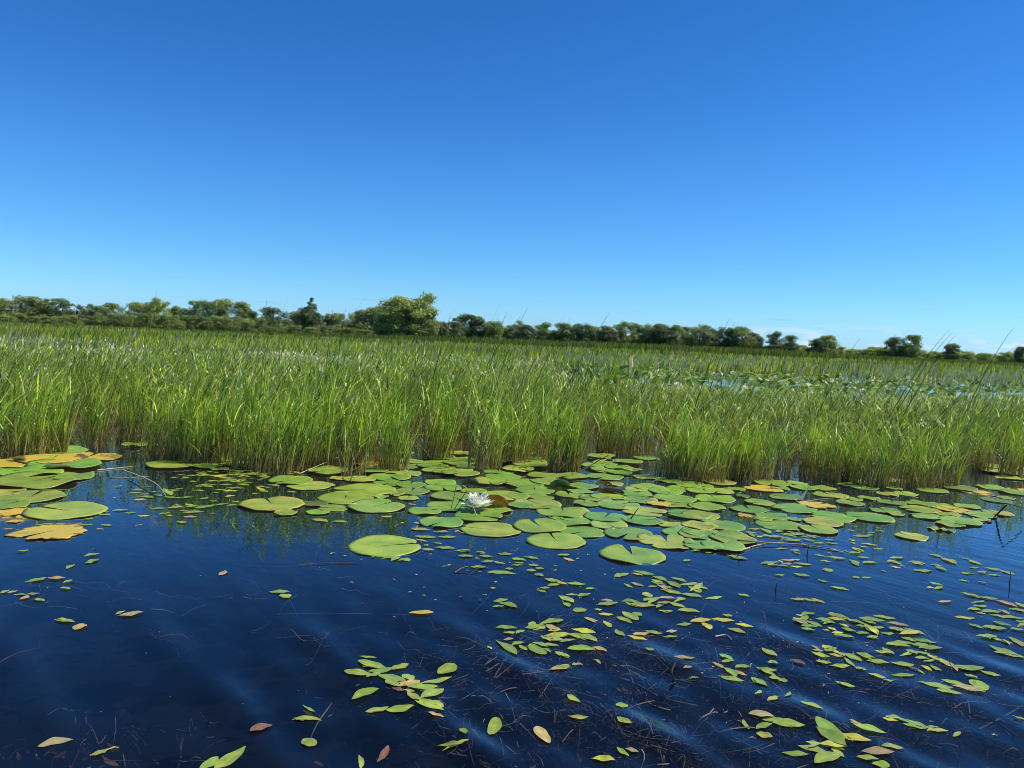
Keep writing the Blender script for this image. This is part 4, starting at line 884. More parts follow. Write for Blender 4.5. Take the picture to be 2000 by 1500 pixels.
LV += T("128,78,235,65,.22 225,60,270,70,.45 270,55,360,60,.22,o 355,75,445,78,.2 250,90,330,100,.25 335,95,418,100,.28,y 575,110,625,130,.6 355,150,468,168,.22 228,158,295,160,.18 530,190,590,210,.5 620,240,738,260,.16 343,328,445,328,.25,u 475,320,568,352,.28,u 767,172,815,175,.55,o 835,175,897,172,.48 748,50,812,78,.45 840,72,930,70,.22 800,35,880,40,.25 965,120,1000,135,.4 1030,95,1105,110,.22,o 1028,55,1110,85,.35 1035,40,1118,35,.25 1175,60,1280,80,.26 1195,125,1320,128,.16 1300,80,1395,95,.26 1350,100,1420,128,.4 1395,40,1490,80,.24,o 1300,10,1400,35,.24 1525,35,1590,50,.45 1580,55,1665,85,.26 1585,105,1650,105,.28 1530,145,1578,145,.6,o 1570,140,1618,150,.5 1640,140,1700,138,.25,u 1720,155,1798,160,.28 1680,105,1800,125,.2 1790,120,1900,155,.2 1505,190,1585,205,.18 1640,205,1700,215,.35 1305,210,1395,235,.26 1340,255,1395,240,.35 1282,248,1335,248,.5,p 1525,282,1650,312,.18 1650,312,1780,332,.18 1775,335,1915,378,.22,p 1370,350,1457,342,.18,t 1568,400,1653,400,.4 1613,375,1702,375,.32 1665,410,1800,412,.18 1790,400,1860,430,.5,t 1865,395,1964,400,.25 1730,432,1850,455,.2 1490,450,1620,460,.3,u 1575,500,1680,530,.28 1670,522,1785,525,.22 1745,485,1870,520,.28 1810,445,1964,460,.22 1905,480,1964,490,.5 1868,535,1964,548,.25 1638,585,1775,588,.24 1800,620,1880,635,.25 1860,590,1964,655,.28,u 1722,655,1915,718,.15 1755,695,1850,705,.2,b 360,455,448,505,.42 375,435,435,450,.4,y 410,435,497,425,.4 445,475,550,515,.26 415,515,520,518,.24 510,460,620,470,.16 595,432,740,460,.22 600,460,720,480,.24,y 545,480,640,490,.28 590,520,655,545,.45,y 700,500,765,515,.45,v 730,470,840,495,.24 815,465,990,485,.22 840,480,930,505,.28 850,500,940,570,.35 790,510,870,530,.35 690,525,790,555,.35 795,560,880,560,.48 900,525,985,530,.18 965,562,1055,568,.48 1022,538,1088,538,.58,o 1085,550,1168,560,.5 1008,488,1160,512,.2,t 1125,530,1272,575,.24 880,575,940,600,.35 640,575,775,590,.3 625,560,700,555,.3,y 560,665,635,665,.6,y 480,690,560,700,.4,o 485,705,605,740,.22,e 595,715,700,735,.3,y 620,680,690,715,.3,y 695,700,832,757,.3,e 815,705,920,740,.3 870,755,1020,770,.24,e 1035,770,1195,785,.18,e 920,690,1020,705,.25,y 975,665,1050,710,.35,u 1003,640,1160,650,.24,e 1060,620,1200,635,.22 1110,595,1240,620,.24 1200,610,1350,635,.2 1180,645,1290,650,.26 1235,665,1385,670,.24 1145,680,1215,710,.6 1200,695,1300,705,.22 1205,735,1300,740,.24 1290,715,1375,760,.32,y 1375,745,1475,805,.3,o 1250,785,1320,820,.3,y 1310,790,1385,825,.28 1475,805,1680,812,.18 1550,845,1640,875,.5 1665,830,1795,862,.2 1605,890,1692,960,.55,e 1235,910,1460,945,.24,e 1395,885,1560,920,.24,e 1460,925,1685,970,.2,t 880,855,995,890,.22,y 785,815,860,830,.35,u 620,795,745,805,.2,u 650,900,780,930,.24,e 177,770,238,770,.78,e 140,670,238,725,.45,u 330,745,440,780,.28,b 100,810,240,825,.18,o 190,875,260,875,.65,e 65,875,168,930,.33,e 92,1005,132,978,.5,u 178,1045,250,1015,.45,u 300,1015,338,970,.3,o 410,1050,563,1100,.26,e 50,1128,215,1150,.28,t 145,1165,285,1165,.22 215,1190,427,1205,.24,e 95,1220,195,1195,.4 100,1250,205,1280,.7,u 0,1160,42,1220,.4 525,1228,720,1345,.34,g 540,1330,718,1350,.24,y 392,1345,592,1395,.22,e 443,1330,537,1330,.34,e 502,1465,678,1415,.46,e 622,1360,708,1425,.38,u 697,1285,893,1325,.24,y 750,1175,835,1215,.38,o 775,1220,998,1262,.22,e 1003,1150,1135,1165,.22 1105,1175,1285,1222,.2 1287,1240,1422,1240,.25,p 1472,1285,1520,1255,.5,e 1885,1150,1964,1165,.36 833,1395,1047,1410,.24,t 965,1360,1120,1370,.3,u 912,1480,1022,1490,.85,e 1740,1275,1780,1280,.4,y 1145,795,1240,820,.2,v", 1450, 1080, 3.571)
LV += T("560,765,690,770,.2,o 530,800,640,815,.22,u 690,770,780,815,.3 600,830,665,835,.35 670,835,785,840,.25,u 760,850,890,845,.25,u 810,795,900,790,.35 930,795,1000,805,.45,o 880,815,1030,840,.22 1010,815,1100,830,.3 1060,840,1180,850,.3 1090,870,1200,890,.3 880,870,950,865,.4 850,895,910,905,.4,o 930,885,1070,880,.22,u 1170,835,1260,850,.25 1200,905,1300,910,.38 1300,875,1400,880,.2 1320,905,1430,915,.25 1540,870,1600,890,.5,y 1590,840,1740,835,.3,u 1665,910,1810,930,.3,y 1580,950,1670,990,.5,y 1530,1000,1650,1010,.22 1640,940,1720,955,.25 830,960,935,962,.24 962,982,1058,982,.34 350,1030,520,1065,.22 1210,1018,1310,1040,.22 1320,1042,1455,1045,.2 1355,960,1420,985,.25 1420,985,1500,1000,.25 410,940,475,970,.45,u 140,1000,200,1000,.3 0,985,80,980,.35 1725,803,1795,803,.32 1800,760,1855,762,.4 1800,785,1870,790,.4 1560,745,1620,750,.32 1530,780,1590,795,.25", 1350, 880, 5)
LV += T("895,410,955,400,.3 1000,455,1110,452,.14 1028,430,1118,432,.12 885,490,925,485,.4,y 1085,480,1200,490,.2 1095,465,1160,462,.2,p 1165,450,1245,443,.2 1205,470,1270,478,.35 1130,408,1195,400,.22 1290,485,1370,495,.4 1340,495,1420,495,.22 1415,495,1500,488,.2 1180,580,1290,573,.18 1310,572,1440,565,.18,u 1350,552,1420,555,.18,o 1405,590,1480,592,.2 1245,618,1330,608,.25 1420,605,1595,600,.1 1475,562,1560,560,.2 1535,575,1680,550,.25 1690,550,1780,535,.2 1640,515,1700,518,.4 878,592,1003,588,.16 968,612,1062,608,.22 1075,632,1172,632,.25,y 765,622,860,625,.12 745,605,850,600,.16,o 790,700,870,710,.35,e 752,738,808,738,.4,y 650,660,730,655,.35 290,708,415,698,.15 415,702,525,695,.12 620,710,720,700,.18 1060,710,1110,705,.35,y 1380,680,1455,690,.35 1435,640,1540,642,.12,p 28,740,100,738,.14,o 127,915,225,908,.22 658,950,775,932,.3 667,1005,770,975,.35", 0, 850, 4)
LV += T("635,660,760,680,.2,u 800,675,915,682,.18 1180,640,1270,635,.22,y 1320,690,1363,690,.5,y 1390,540,1445,545,.3,y 1440,690,1560,695,.2,o 1445,795,1600,800,.15 1620,798,1755,800,.13 1590,845,1650,855,.5 1512,862,1548,865,.7,u 1600,880,1750,885,.22 1490,895,1590,905,.18 1755,905,1870,908,.18 1590,760,1700,757,.18,u 1750,755,1810,755,.4,y 1790,770,1830,770,.5 1185,965,1290,950,.3 1258,985,1322,955,.45 1340,965,1400,985,.6 1785,948,1890,952,.22 1915,915,1985,930,.42 1885,1035,1995,1035,.17 1960,990,2000,1000,.5 1410,735,1560,745,.3,u", 450, 850, 4)
LV += T("0,905,75,908,.24 115,915,188,925,.4 0,945,90,950,.22 145,945,250,955,.22 110,975,150,975,.5 290,930,410,932,.22 162,995,255,990,.42 258,995,340,1010,.32 80,1035,195,1037,.17 350,1045,410,1050,.65 215,1070,420,1080,.14 760,942,850,940,.22", 900, 850, 4)
# the finer yellow-green scatter left of the mat
for i in range(120):
    px = random.gauss(455, 62); py = 915+abs(random.gauss(0, 1))*30
    if px < 360: py = min(py, 960)
    if px > 590 or px < 330: continue
    w = random.uniform(9, 26); s = random.uniform(-.08, .08)
    LV.append((px-w/2, py+w*s, px+w/2, py-w*s, random.uniform(.18, .35), random.choice('gggguuyg')))
for i in range(34):
    px = random.uniform(640, 1150); py = random.uniform(1070, 1180)
    w = random.uniform(4, 9); LV.append((px-w/2, py, px+w/2, py-random.uniform(-2, 2), .4, random.choice('gutbo')))

LFLIM = 0.95
# overlapping companions inside the rafts
for L4 in list(LV):
    x0, y0, x1, y1, rr, cc = L4; mx_, my_ = (x0+x1)/2, (y0+y1)/2; lp = math.hypot(x1-x0, y1-y0)
    dense = (mx_ > 1500 and 1195 < my_ < 1360) or (my_ > 1395 and mx_ > 1540) or (mx_ > 1850 and 1150 < my_ < 1300) or (960 < mx_ < 1180 and 1195 < my_ < 1260) or (1400 < mx_ < 1800 and 1030 < my_ < 1120) or (1180 < mx_ < 1400 and 1130 < my_ < 1220)
    if lp > 12 and random.random() < (.6 if dense else .06):
        a = math.atan2(y1-y0, x1-x0)+random.gauss(0, .25); l2 = lp*random.uniform(.6, 1.0)
        cx, cy = mx_+random.gauss(0, lp*.45), my_+random.gauss(0, lp*.16)+3
        LV.append((cx-l2/2*math.cos(a), cy-l2/2*math.sin(a), cx+l2/2*math.cos(a), cy+l2/2*math.sin(a), rr*.9, random.choice('ggeeuuuyt')))
LV = [l if l[5] not in 'opb' or random.random() > .33 else l[:5]+(random.choice('uyg'),) for l in LV]
LV = [(x0-(x1-x0)*.05, y0-(y1-y0)*.05, x1+(x1-x0)*.05, y1+(y1-y0)*.05, rr, cc) for x0, y0, x1, y1, rr, cc in LV]
def leaf_geo(x0, y0, x1, y1, rr, cc, seed, fine=True):
    g = np.random.default_rng(seed)
    ax, ay = ground(x0, y0); bx_, by_ = ground(x1, y1)
    mx_, my_ = (x0+x1)/2, (y0+y1)/2; lp = math.hypot(x1-x0, y1-y0); nxp, nyp = -(y1-y0)/lp, (x1-x0)/lp
    h_ = lp*rr/2; cx1, cy1 = ground(mx_+nxp*h_, my_+nyp*h_); cx2, cy2 = ground(mx_-nxp*h_, my_-nyp*h_)
    L_ = math.hypot(bx_-ax, by_-ay); ux, uy = (bx_-ax)/L_, (by_-ay)/L_; vx, vy = -uy, ux
    W_ = abs((cx1-cx2)*vx+(cy1-cy2)*vy)
    W_ = W_*.88 if rr < .5 else W_*1.0
    W_ = min(max(W_, .20*L_), (.78 if rr > .5 else .46)*L_)
    nl, nw = (14, 6) if fine else (6, 2)
    ph = g.uniform(0, 6.28, 5); bend = g.uniform(-.10, .10); pt = g.uniform(.7, 1.05) if rr < .5 else g.uniform(.5, .75); asym = g.uniform(.85, 1.25)
    edge_up = g.uniform(0, .004); rag = .012 if cc in 'gev' else .035
    zl = g.uniform(.0012, .0045)
    Vv, Ff, Cc = [], [], []; col = np.array(LC[cc])*g.uniform(.85, 1.15)*g.uniform(.93, 1.07, 3)
    tipc = np.array(LC['o'])*.8 if g.random() < .15 else col
    for j in range(nl+1):
        t = j/nl; pr = math.sin(math.pi*t**asym)**pt if 0 < j < nl else 0.02
        pr *= 1+rag*math.sin(9*t+ph[0])+rag*.7*math.sin(17*t+ph[1])
        for i in range(nw+1):
            u = i/nw*2-1
            lx = (t-.5)*L_; ly = u*W_*.5*pr+bend*L_*(math.sin(math.pi*t)-.6)
            X_ = (ax+bx_)/2+ux*lx+vx*ly; Y_ = (ay+by_)/2+uy*lx+vy*ly
            z = zl+edge_up*.5*abs(u)**2*pr+.0005*math.sin(6*t+ph[2]+u)+(.0007*math.sin(12*t+ph[3]))*abs(u)
            Vv.append((X_, Y_, z)); k = np.clip((t-.75)*4, 0, 1); c = col*(1-k*.6)+tipc*k*.6
            if abs(u) < .01: c = c*1.2
            Cc.append(c)
    for j in range(nl):
        for i in range(nw): q = j*(nw+1)+i; Ff.append((q, q+1, q+nw+2, q+nw+1))
    Vv = np.array(Vv); Vv[:, 2] += wave(Vv[:, 0], Vv[:, 1])
    return Vv, np.array(Ff), np.array(Cc), L_*W_
def leaf_region(px, py):
    if py > 1440 and px < 520: return 'in the bottom left corner'
    if px < 200 and py > 1090: return 'in the left edge drift'
    if px < 330: return 'near the left pads' if py < 1090 else 'on dark water at lower left'
    if px < 620 and py < 1090: return 'beneath the left reeds'
    if px < 900 and 1270 < py < 1430: return 'in the bottom centre-left raft'
    if px < 900: return 'before the large lone lily pad' if py < 1140 else 'on water left of centre'
    if py < 1130 and px < 1180: return 'in the drift below the white flower'
    if px < 1180 and 1190 < py < 1310: return 'in the middle foreground raft'
    if py > 1330 and px < 1370: return 'at bottom centre'
    if px < 1400 and py < 1290: return 'below the heart-shaped pad'
    if px < 1560 and py > 1200 and py < 1370: return 'by the snag right of centre'
    if py > 1380: return 'in the bottom right raft'
    if py > 1190 and px < 1850: return 'in the long right raft'
    if py > 1170: return 'in the right edge raft'
    return 'in the band beside the mat'
LFU = {0: 'x'}
items = []
for i, L4 in enumerate(LV):
    x0, y0, x1, y1, rr, cc = L4
    if cc not in LC: cc = 'u'
    items.append((math.hypot(x1-x0, y1-y0)*math.hypot(x1-x0, y1-y0)*rr, i, (x0, y0, x1, y1, rr, cc)))
items.sort(key=lambda t: -t[0])
special = {(1428, 1468): 'longest bright green leaf at the bottom edge left of centre', (1359, 1302): 'second bright green leaf at the bottom edge'}
seen = {}
rows = []
for k, (_, i, a) in enumerate(items[:295]):
    mx_, my_ = (a[0]+a[2])/2, (a[1]+a[3])/2; lp = math.hypot(a[2]-a[0], a[3]-a[1]); ratio = a[4]
    shape = 'round' if ratio > .6 else 'oval' if ratio > .33 else 'narrow'
    size = 'large' if lp > 42 else 'medium' if lp > 28 else 'small'
    lab = f'{size} {shape} {LN[a[5]]} pondweed leaf {leaf_region(mx_, my_)}'
    rows.append((lab, i, a, mx_, my_))
from collections import defaultdict
byl = defaultdict(list)
for r_ in rows: byl[r_[0]].append(r_)
final = {}
for lab, rs in byl.items():
    if len(rs) == 1: final[rs[0][1]] = lab
    elif len(rs) == 2:
        rs2 = sorted(rs, key=lambda q: q[3])
        if abs(rs2[0][3]-rs2[1][3]) > 8:
            final[rs2[0][1]] = 'left of the two '+lab.replace(' leaf ',' leaves '); final[rs2[1][1]] = 'right of the two '+lab.replace(' leaf ',' leaves ')
        else:
            for q in rs: final[q[1]] = lab
    elif len(rs) == 3:
        rs2 = sorted(rs, key=lambda q: q[3])
        for nm, q in zip(('leftmost', 'middle', 'rightmost'), rs2): final[q[1]] = f'{nm} of three '+lab.replace(' leaf ',' leaves ')
    else:
        for q in rs: final[q[1]] = lab
for lab, i, a, mx_, my_ in rows:
    Vv, Ff, Cc, _ = leaf_geo(*a, 500+i)
    c = Vv.mean(0); o = link('pondweed_leaf', mesh_np('pondweed_leaf', Vv-c, Ff, Cc, mats=[M_LEAF], smooth=True), None, tuple(c))
    tag(o, final[i], 'leaf', 'pondweed leaves floating on the water')
Vs, Fs, Cs = [], [], []; q = 0
for k, (_, i, a) in enumerate(items[295:]):
    Vv, Ff, Cc, _ = leaf_geo(*a, 500+i, fine=False); Vs.append(Vv); Fs.append(Ff+q); Cs.append(Cc); q += len(Vv)
o = link('small_pondweed_leaves', mesh_np('small_pondweed_leaves', np.concatenate(Vs), np.concatenate(Fs), np.concatenate(Cs), mats=[M_LEAF])); tag(o, 'scatter of the tiniest floating pondweed leaves', 'leaves', kind='stuff')

# ------------------------------------------------------------------ stalks, twigs, dry blades
def strip_tube(pts, rad, cols, ns=5):
    Vv, Ff, Cc = [], [], []
    for j, p in enumerate(pts):
        p = Vector(p); d = (Vector(pts[min(j+1, len(pts)-1)])-Vector(pts[max(j-1, 0)])).normalized()
        u = d.orthogonal().normalized(); v = d.cross(u); r_ = rad[j] if hasattr(rad, '__len__') else rad
        for a in range(ns): q_ = p+u*r_*math.cos(a*6.2832/ns)+v*r_*math.sin(a*6.2832/ns); Vv.append(q_[:]); Cc.append(cols[j] if isinstance(cols, list) else cols)
        if j:
            q = (j-1)*ns
            for a in range(ns): Ff.append((q+a, q+(a+1) % ns, q+ns+(a+1) % ns, q+ns+a))
    return Vv, Ff, Cc
def smooth_path(pts, n=10):
    P = [Vector(p) for p in pts]; out = []
    if len(P) == 2: P = [P[0], (P[0]+P[1])/2, P[1]]
    for i in range(len(P)-1):
        p0, p1, p2, p3 = P[max(i-1, 0)], P[i], P[i+1], P[min(i+2, len(P)-1)]
        for k in range(n):
            t = k/n; out.append(.5*((2*p1)+(p2-p0)*t+(2*p0-5*p1+4*p2-p3)*t*t+(3*p1-p0-3*p2+p3)*t**3))
    out.append(P[-1]); return out
def stalk(pp, rad, col, label, zs=None, name='dead_stalk'):
    pts = []
    for k, (px, py) in enumerate(pp):
        z = zs[k] if zs else .004
        gx_, gy_ = ground(px, py, z); pts.append((gx_, gy_, z))
    pts = smooth_path(pts); n_ = len(pts); rads = [rad*(1-.55*j/n_) for j in range(n_)]
    Vv, Ff, Cc = strip_tube(pts, rads, tuple(col)); o = link(name, mesh_np(name, Vv, Ff, Cc, mats=[M_STALK])); return tag(o, label, 'stalk', 'loose dead stalks')
ST = (.50, .42, .26); BR = (.13, .08, .05); DKb = (.04, .028, .02)
stalk([(1440, 1054), (1500, 1060), (1560, 1063), (1640, 1074)], .004, (.45, .27, .16), 'long reddish dry stalk floating from the mat tip to the right', [.012, .01, .006, .004])
stalk([(1445, 1076), (1470, 1067), (1500, 1060)], .003, ST, 'short pale stalk crossing the reddish one')
stalk([(240, 918), (300, 942), (325, 970)], .004, ST, 'bent straw-coloured stalk arching over dark water at the left', [.02, .03, .002])
stalk([(190, 918), (230, 914), (260, 911)], .003, ST, 'thin pale stalk lying right of the left pads')
stalk([(215, 932), (250, 933), (292, 930)], .0025, ST, 'pale straw floating below the dark recess')
stalk([(590, 912), (650, 888)], .0035, (.5, .46, .36), 'pale dry blade sloping up in front of the left reeds', [.005, .06])
stalk([(585, 925), (660, 893)], .003, ST, 'straw stalk parallel under the pale sloping blade', [.004, .05])
stalk([(685, 942), (690, 928), (720, 908)], .004, (.10, .09, .04), 'dark bent stem poking out of the pads left of centre', [.004, .04, .09])
stalk([(1130, 924), (1160, 905), (1190, 888)], .004, (.12, .09, .05), 'dark slanting stalk over the rear pads right of centre', [.004, .06, .12])
stalk([(1232, 1013), (1247, 992)], .0035, (.07, .06, .03), 'short dark stub standing in the middle of the mat', [.004, .06])
stalk([(931, 1008), (924, 990), (915, 972)], .003, (.42, .38, .2), 'dry grass blade crossing in front of the white flower', [.01, .05, .10], 'dry_blade')
stalk([(904, 948), (930, 966)], .002, (.35, .48, .12), 'pale green blade bending down onto the flower', [.09, .05], 'dry_blade')
for a, b, l in (((880, 999), (891, 950), 'leftmost of three thin stems left of the white flower'), ((884, 999), (912, 958), 'middle of three thin stems left of the white flower'), ((892, 999), (916, 972), 'rightmost of three thin stems left of the white flower')):
    gx_, gy_ = ground(*a); pB = at_dist(b[0], b[1], gy_+.02)
    pts = smooth_path([(gx_, gy_, 0), tuple(pB)]); Vv, Ff, Cc = strip_tube(pts, .0018, (.07, .12, .03)); tag(link('rush_stem', mesh_np('rush_stem', Vv, Ff, Cc, mats=[M_STALK])), l, 'stem')
stalk([(1944, 1008), (1962, 990), (1972, 985), (2000, 992)], .0045, DKb, 'bent dark stalk arching over the yellow pad at the right', [.004, .09, .10, .06])
stalk([(1548, 969), (1560, 980), (1600, 975), (1640, 972)], .003, (.42, .33, .24), 'thin tan stalk lying right of the pale upright blade')
stalk([(162, 1443-0), (163, 1444)], .001, BR, 'tiny brown twig tip at the lower left')
stalk([(1972, 1143), (1974, 1116)], .0022, DKb, 'small dark twig sticking up near the right edge', [.0, .05], 'twig')
stalk([(1576, 1085), (1580, 1064)], .0025, DKb, 'small dark twig with a pale tip right of the mat', [.0, .045], 'twig')
stalk([(1439, 1088), (1447, 1078)], .002, DKb, 'short dark twig below the mat tip', [.0, .03], 'twig')
stalk([(1515, 1152), (1517, 1140)], .002, DKb, 'dark stub with a foot poking out of open water', [.0, .03], 'twig')
stalk([(1069, 1124), (1070, 1112)], .002, BR, 'tiny upright twig in the drift right of centre', [.0, .02], 'twig')
stalk([(888, 1118), (905, 1108), (915, 1107)], .003, BR, 'knobbly brown twig afloat below the flower pads', [.002, .012, .01], 'twig')
stalk([(932, 1110), (918, 1122)], .0025, DKb, 'black forked twig beside the knobbly brown twig', [.01, .0], 'twig')
stalk([(585, 1104), (620, 1100), (700, 1098)], .0012, BR, 'long dark stem lying on the water left of the largest pad', name='twig')
stalk([(1397, 1243), (1418, 1240), (1430, 1250)], .0022, (.45, .4, .38), 'pale broken twig in the snag right of centre', name='twig')
stalk([(1318, 1296), (1312, 1312), (1318, 1328)], .003, DKb, 'black curled snag standing in dark water', [.01, .02, 0], 'twig')
# the pale upright blade
gx_, gy_ = ground(1563, 980); pB = at_dist(1582, 948, gy_); pB2 = Vector((gx_, gy_, .012))
Vv = []; Ff = []; Cc = []
for j in range(8):
    t = j/7; p = pB2.lerp(pB, t); w = .010*(1-t)**.7+.0006; Vv += [(p.x-w, p.y, p.z), (p.x, p.y-.003*(1-t), p.z), (p.x+w, p.y, p.z)]; Cc += [(.62, .58, .45)]*3
    if j: q = (j-1)*3; Ff += [(q, q+1, q+4, q+3), (q+1, q+2, q+5, q+4)]
tag(link('dry_blade', mesh_np('dry_blade', Vv, Ff, Cc, mats=[M_LEAF])), 'pale pointed dry blade standing up out of the pads right of centre', 'dry leaf')
# bright bent blades crossing the reeds (things a viewer can point at)
def long_blade(pp, D, w, col, label):
    pts = [at_dist(px, py, d) for (px, py), d in zip(pp, D)]; pts = smooth_path(pts, 8); Vv, Ff, Cc = [], [], []; n_ = len(pts)
    for j, p in enumerate(pts):
        t = j/(n_-1); ww = w*(1-t*.85)*.5; d = (pts[min(j+1, n_-1)]-pts[max(0, j-1)]).normalized(); s = d.cross(Vector((0, 1, 0))).normalized()
        Vv += [(p-s*ww)[:], (p+s*ww)[:]]; Cc += [tuple(col)]*2
        if j: q = (j-1)*2; Ff.append((q, q+1, q+3, q+2))
    tag(link('long_blade', mesh_np('long_blade', Vv, Ff, Cc, mats=[M_BLADE])), label, 'grass blade', 'single long blades across the reeds')
YG = (.42, .50, .10); PG = (.48, .46, .26)
long_blade([(1130, 920), (1040, 870), (995, 820)], [5.2, 5.15, 5.1], .010, YG, 'bright yellow-green blade slanting above the centre pads')
long_blade([(896, 850), (780, 848), (705, 845)], [5.3, 5.2, 5.2], .006, PG, 'pale straw lying nearly level across the reeds left of centre')
long_blade([(1330, 870), (1250, 815), (1140, 798)], [5.3, 5.1, 5.0], .008, YG, 'long bent blade drooping left over the reeds right of centre')
long_blade([(1300, 880), (1230, 810), (1160, 772)], [5.4, 5.2, 5.2], .007, PG, 'pale broken blade crossing the long bent one')
long_blade([(1385, 700+270), (1362, 850), (1340, 790)], [4.6, 4.8, 5.0], .012, G_LIGHT*1.2, 'broad bright green upright blade at the right end of the mat')
long_blade([(1330, 925), (1262, 845), (1235, 800)], [5.0, 5.1, 5.1], .006, PG, 'thin dry blade leaning left right of centre')
long_blade([(120, 905), (150, 870), (215, 800)], [5.4, 5.5, 5.5], .005, PG, 'thin straw leaning right in the left reeds')
long_blade([(330, 945), (255, 905), (225, 862)], [5.0, 5.2, 5.5], .005, PG, 'fallen straw reaching down to the water at the left')
long_blade([(455, 865), (440, 815), (425, 790)], [5.2, 5.2, 5.2], .010, (.5, .55, .3), 'pale kinked blade in the left reeds')
long_blade([(600, 870), (640, 830), (668, 775)], [5.1, 5.1, 5.1], .012, (.34, .5, .14), 'broad pale green blade in the left centre reeds')
long_blade([(690, 960), (704, 860), (730, 800)], [4.7, 4.8, 4.9], .008, G_MID, 'tall green stem standing in front of the left centre reeds')
long_blade([(853, 935), (880, 860), (895, 800)], [4.75, 4.8, 4.9], .009, G_LIGHT, 'tall pale green stem in the pads left behind the flower')
long_blade([(1755, 1090-130), (1752, 870), (1745, 800)], [4.7, 4.8, 4.8], .006, PG, 'pale upright straw in the right reeds')
long_blade([(1655, 900), (1590, 865), (1540, 850)], [5.0, 5.1, 5.1], .006, (.5, .33, .22), 'reddish dry stem lying over the right reed feet')

# ------------------------------------------------------------------ submerged weed tangle
SVv, SFf, SCc = [], [], []; q = 0
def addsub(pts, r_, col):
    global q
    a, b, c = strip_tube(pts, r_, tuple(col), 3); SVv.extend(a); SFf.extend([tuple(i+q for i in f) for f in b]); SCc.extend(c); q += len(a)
SUBC = [(.34, .25, .18), (.23, .17, .14), (.17, .13, .13), (.25, .22, .15), (.10, .08, .09)]
main = [([(600, 1460), (625, 1405), (680, 1345), (760, 1330)], .0035, .012), ([(640, 1400), (760, 1350), (880, 1330), (960, 1290), (1080, 1200)], .003, .02), ([(820, 1350), (930, 1320), (1000, 1280), (1110, 1215)], .004, .03),
        ([(760, 1370), (900, 1335), (980, 1270), (1060, 1240)], .003, .03), ([(870, 1385), (960, 1330), (1010, 1290)], .003, .03), ([(1170, 1320), (1230, 1330), (1300, 1365), (1420, 1390), (1480, 1405)], .004, .015), ([(1220, 1290), (1235, 1330), (1235, 1370)], .003, .01),
        ([(1240, 1340), (1270, 1390), (1310, 1432)], .003, .02), ([(1170, 1410), (1230, 1370), (1290, 1330)], .0025, .02), ([(1040, 1380), (1080, 1320), (1110, 1240)], .003, .02), ([(1070, 1420), (1120, 1430), (1125, 1445)], .0025, .008),
        ([(1895, 1420), (1890, 1370), (1870, 1345), (1855, 1340)], .003, .02), ([(1900, 1430), (1960, 1400), (2010, 1370)], .003, .03), ([(1900, 1420), (1860, 1370), (1850, 1340)], .0025, .03), ([(1540, 1250), (1580, 1280), (1640, 1290)], .003, .01),
        ([(660, 1100+96*.3), (690, 1125)], .002, .01), ([(540, 1200), (640, 1198), (800, 1201)], .002, .02), ([(1660, 1240), (1680, 1265), (1700, 1280)], .003, .006), ([(560, 1160), (575, 1190), (580, 1205)], .002, .03), ([(0, 1185), (60, 1172), (90, 1160)], .002, .02), ([(420, 1486), (300, 1487), (180, 1485)], .0015, .02)]
for pp, r_, dz in main:
    pts = []
    for px, py in pp: gx_, gy_ = ground(px, py, -dz); pts.append((gx_, gy_, -dz))
    addsub(smooth_path(pts, 6), r_*.75, SUBC[0] if r_ > .0028 else SUBC[1])
def cloud(n_, cx, cy, sx, sy, ang0, spread, lmin, lmax, dmax, rad=.0015):
    for _ in range(int(n_*(1.35 if cx > 900 else .6))):
        px, py = random.gauss(cx, sx), random.gauss(cy, sy); dz = random.uniform(.004, dmax)
        gx_, gy_ = ground(px, py, -dz); a = ang0+random.gauss(0, spread); L_ = random.uniform(lmin, lmax)
        pts = [(gx_, gy_, -dz)]; 
        for k in range(4):
            a += random.gauss(0, .28); dz2 = min(-.003, pts[-1][2]+random.gauss(0, .012)-.004)
            pts.append((pts[-1][0]+L_/4*math.cos(a), pts[-1][1]+L_/4*math.sin(a), dz2))
        addsub(smooth_path(pts, 3), rad*random.uniform(.5, 1.4), random.choice(SUBC))
cloud(260, 1650, 1320, 150, 55, 1.2, 1.2, .06, .28, .09)
cloud(110, 1230, 1270, 140, 40, .5, .8, .06, .3, .07)
cloud(120, 1300, 1420, 130, 50, -.4, 1.0, .05, .22, .12)
cloud(120, 1520, 1450, 130, 40, -.2, 1.2, .05, .2, .12)
cloud(70, 1000, 1270, 90, 35, .6, .4, .1, .3, .05)
cloud(60, 760, 1370, 90, 25, .5, .5, .08, .25, .05)
cloud(60, 950, 1430, 120, 40, .4, 1.2, .04, .14, .12)
cloud(60, 1880, 1330, 70, 60, 1.2, .8, .08, .3, .1)
cloud(50, 1650, 1130, 170, 25, .1, .7, .08, .3, .04)
cloud(30, 200, 1170, 120, 40, .2, 1.0, .06, .25, .06)
cloud(30, 560, 1180, 120, 50, .2, 1.0, .05, .2, .06)
cloud(420, 1600, 1390, 230, 70, -.2, 1.5, .03, .11, .20, .0022)
cloud(240, 1180, 1400, 170, 60, .2, 1.5, .03, .10, .20, .0022)
cloud(160, 1080, 1275, 130, 30, .5, .9, .04, .12, .14, .0022)
cloud(90, 180, 1440, 120, 40, .2, 1.5, .03, .09, .20, .0022)
o = link('submerged_pondweed', mesh_np('submerged_pondweed', SVv, SFf, SCc, mats=[M_SUB])); tag(o, 'tangle of brown pondweed stems just beneath the dark water', 'water weed', kind='stuff')
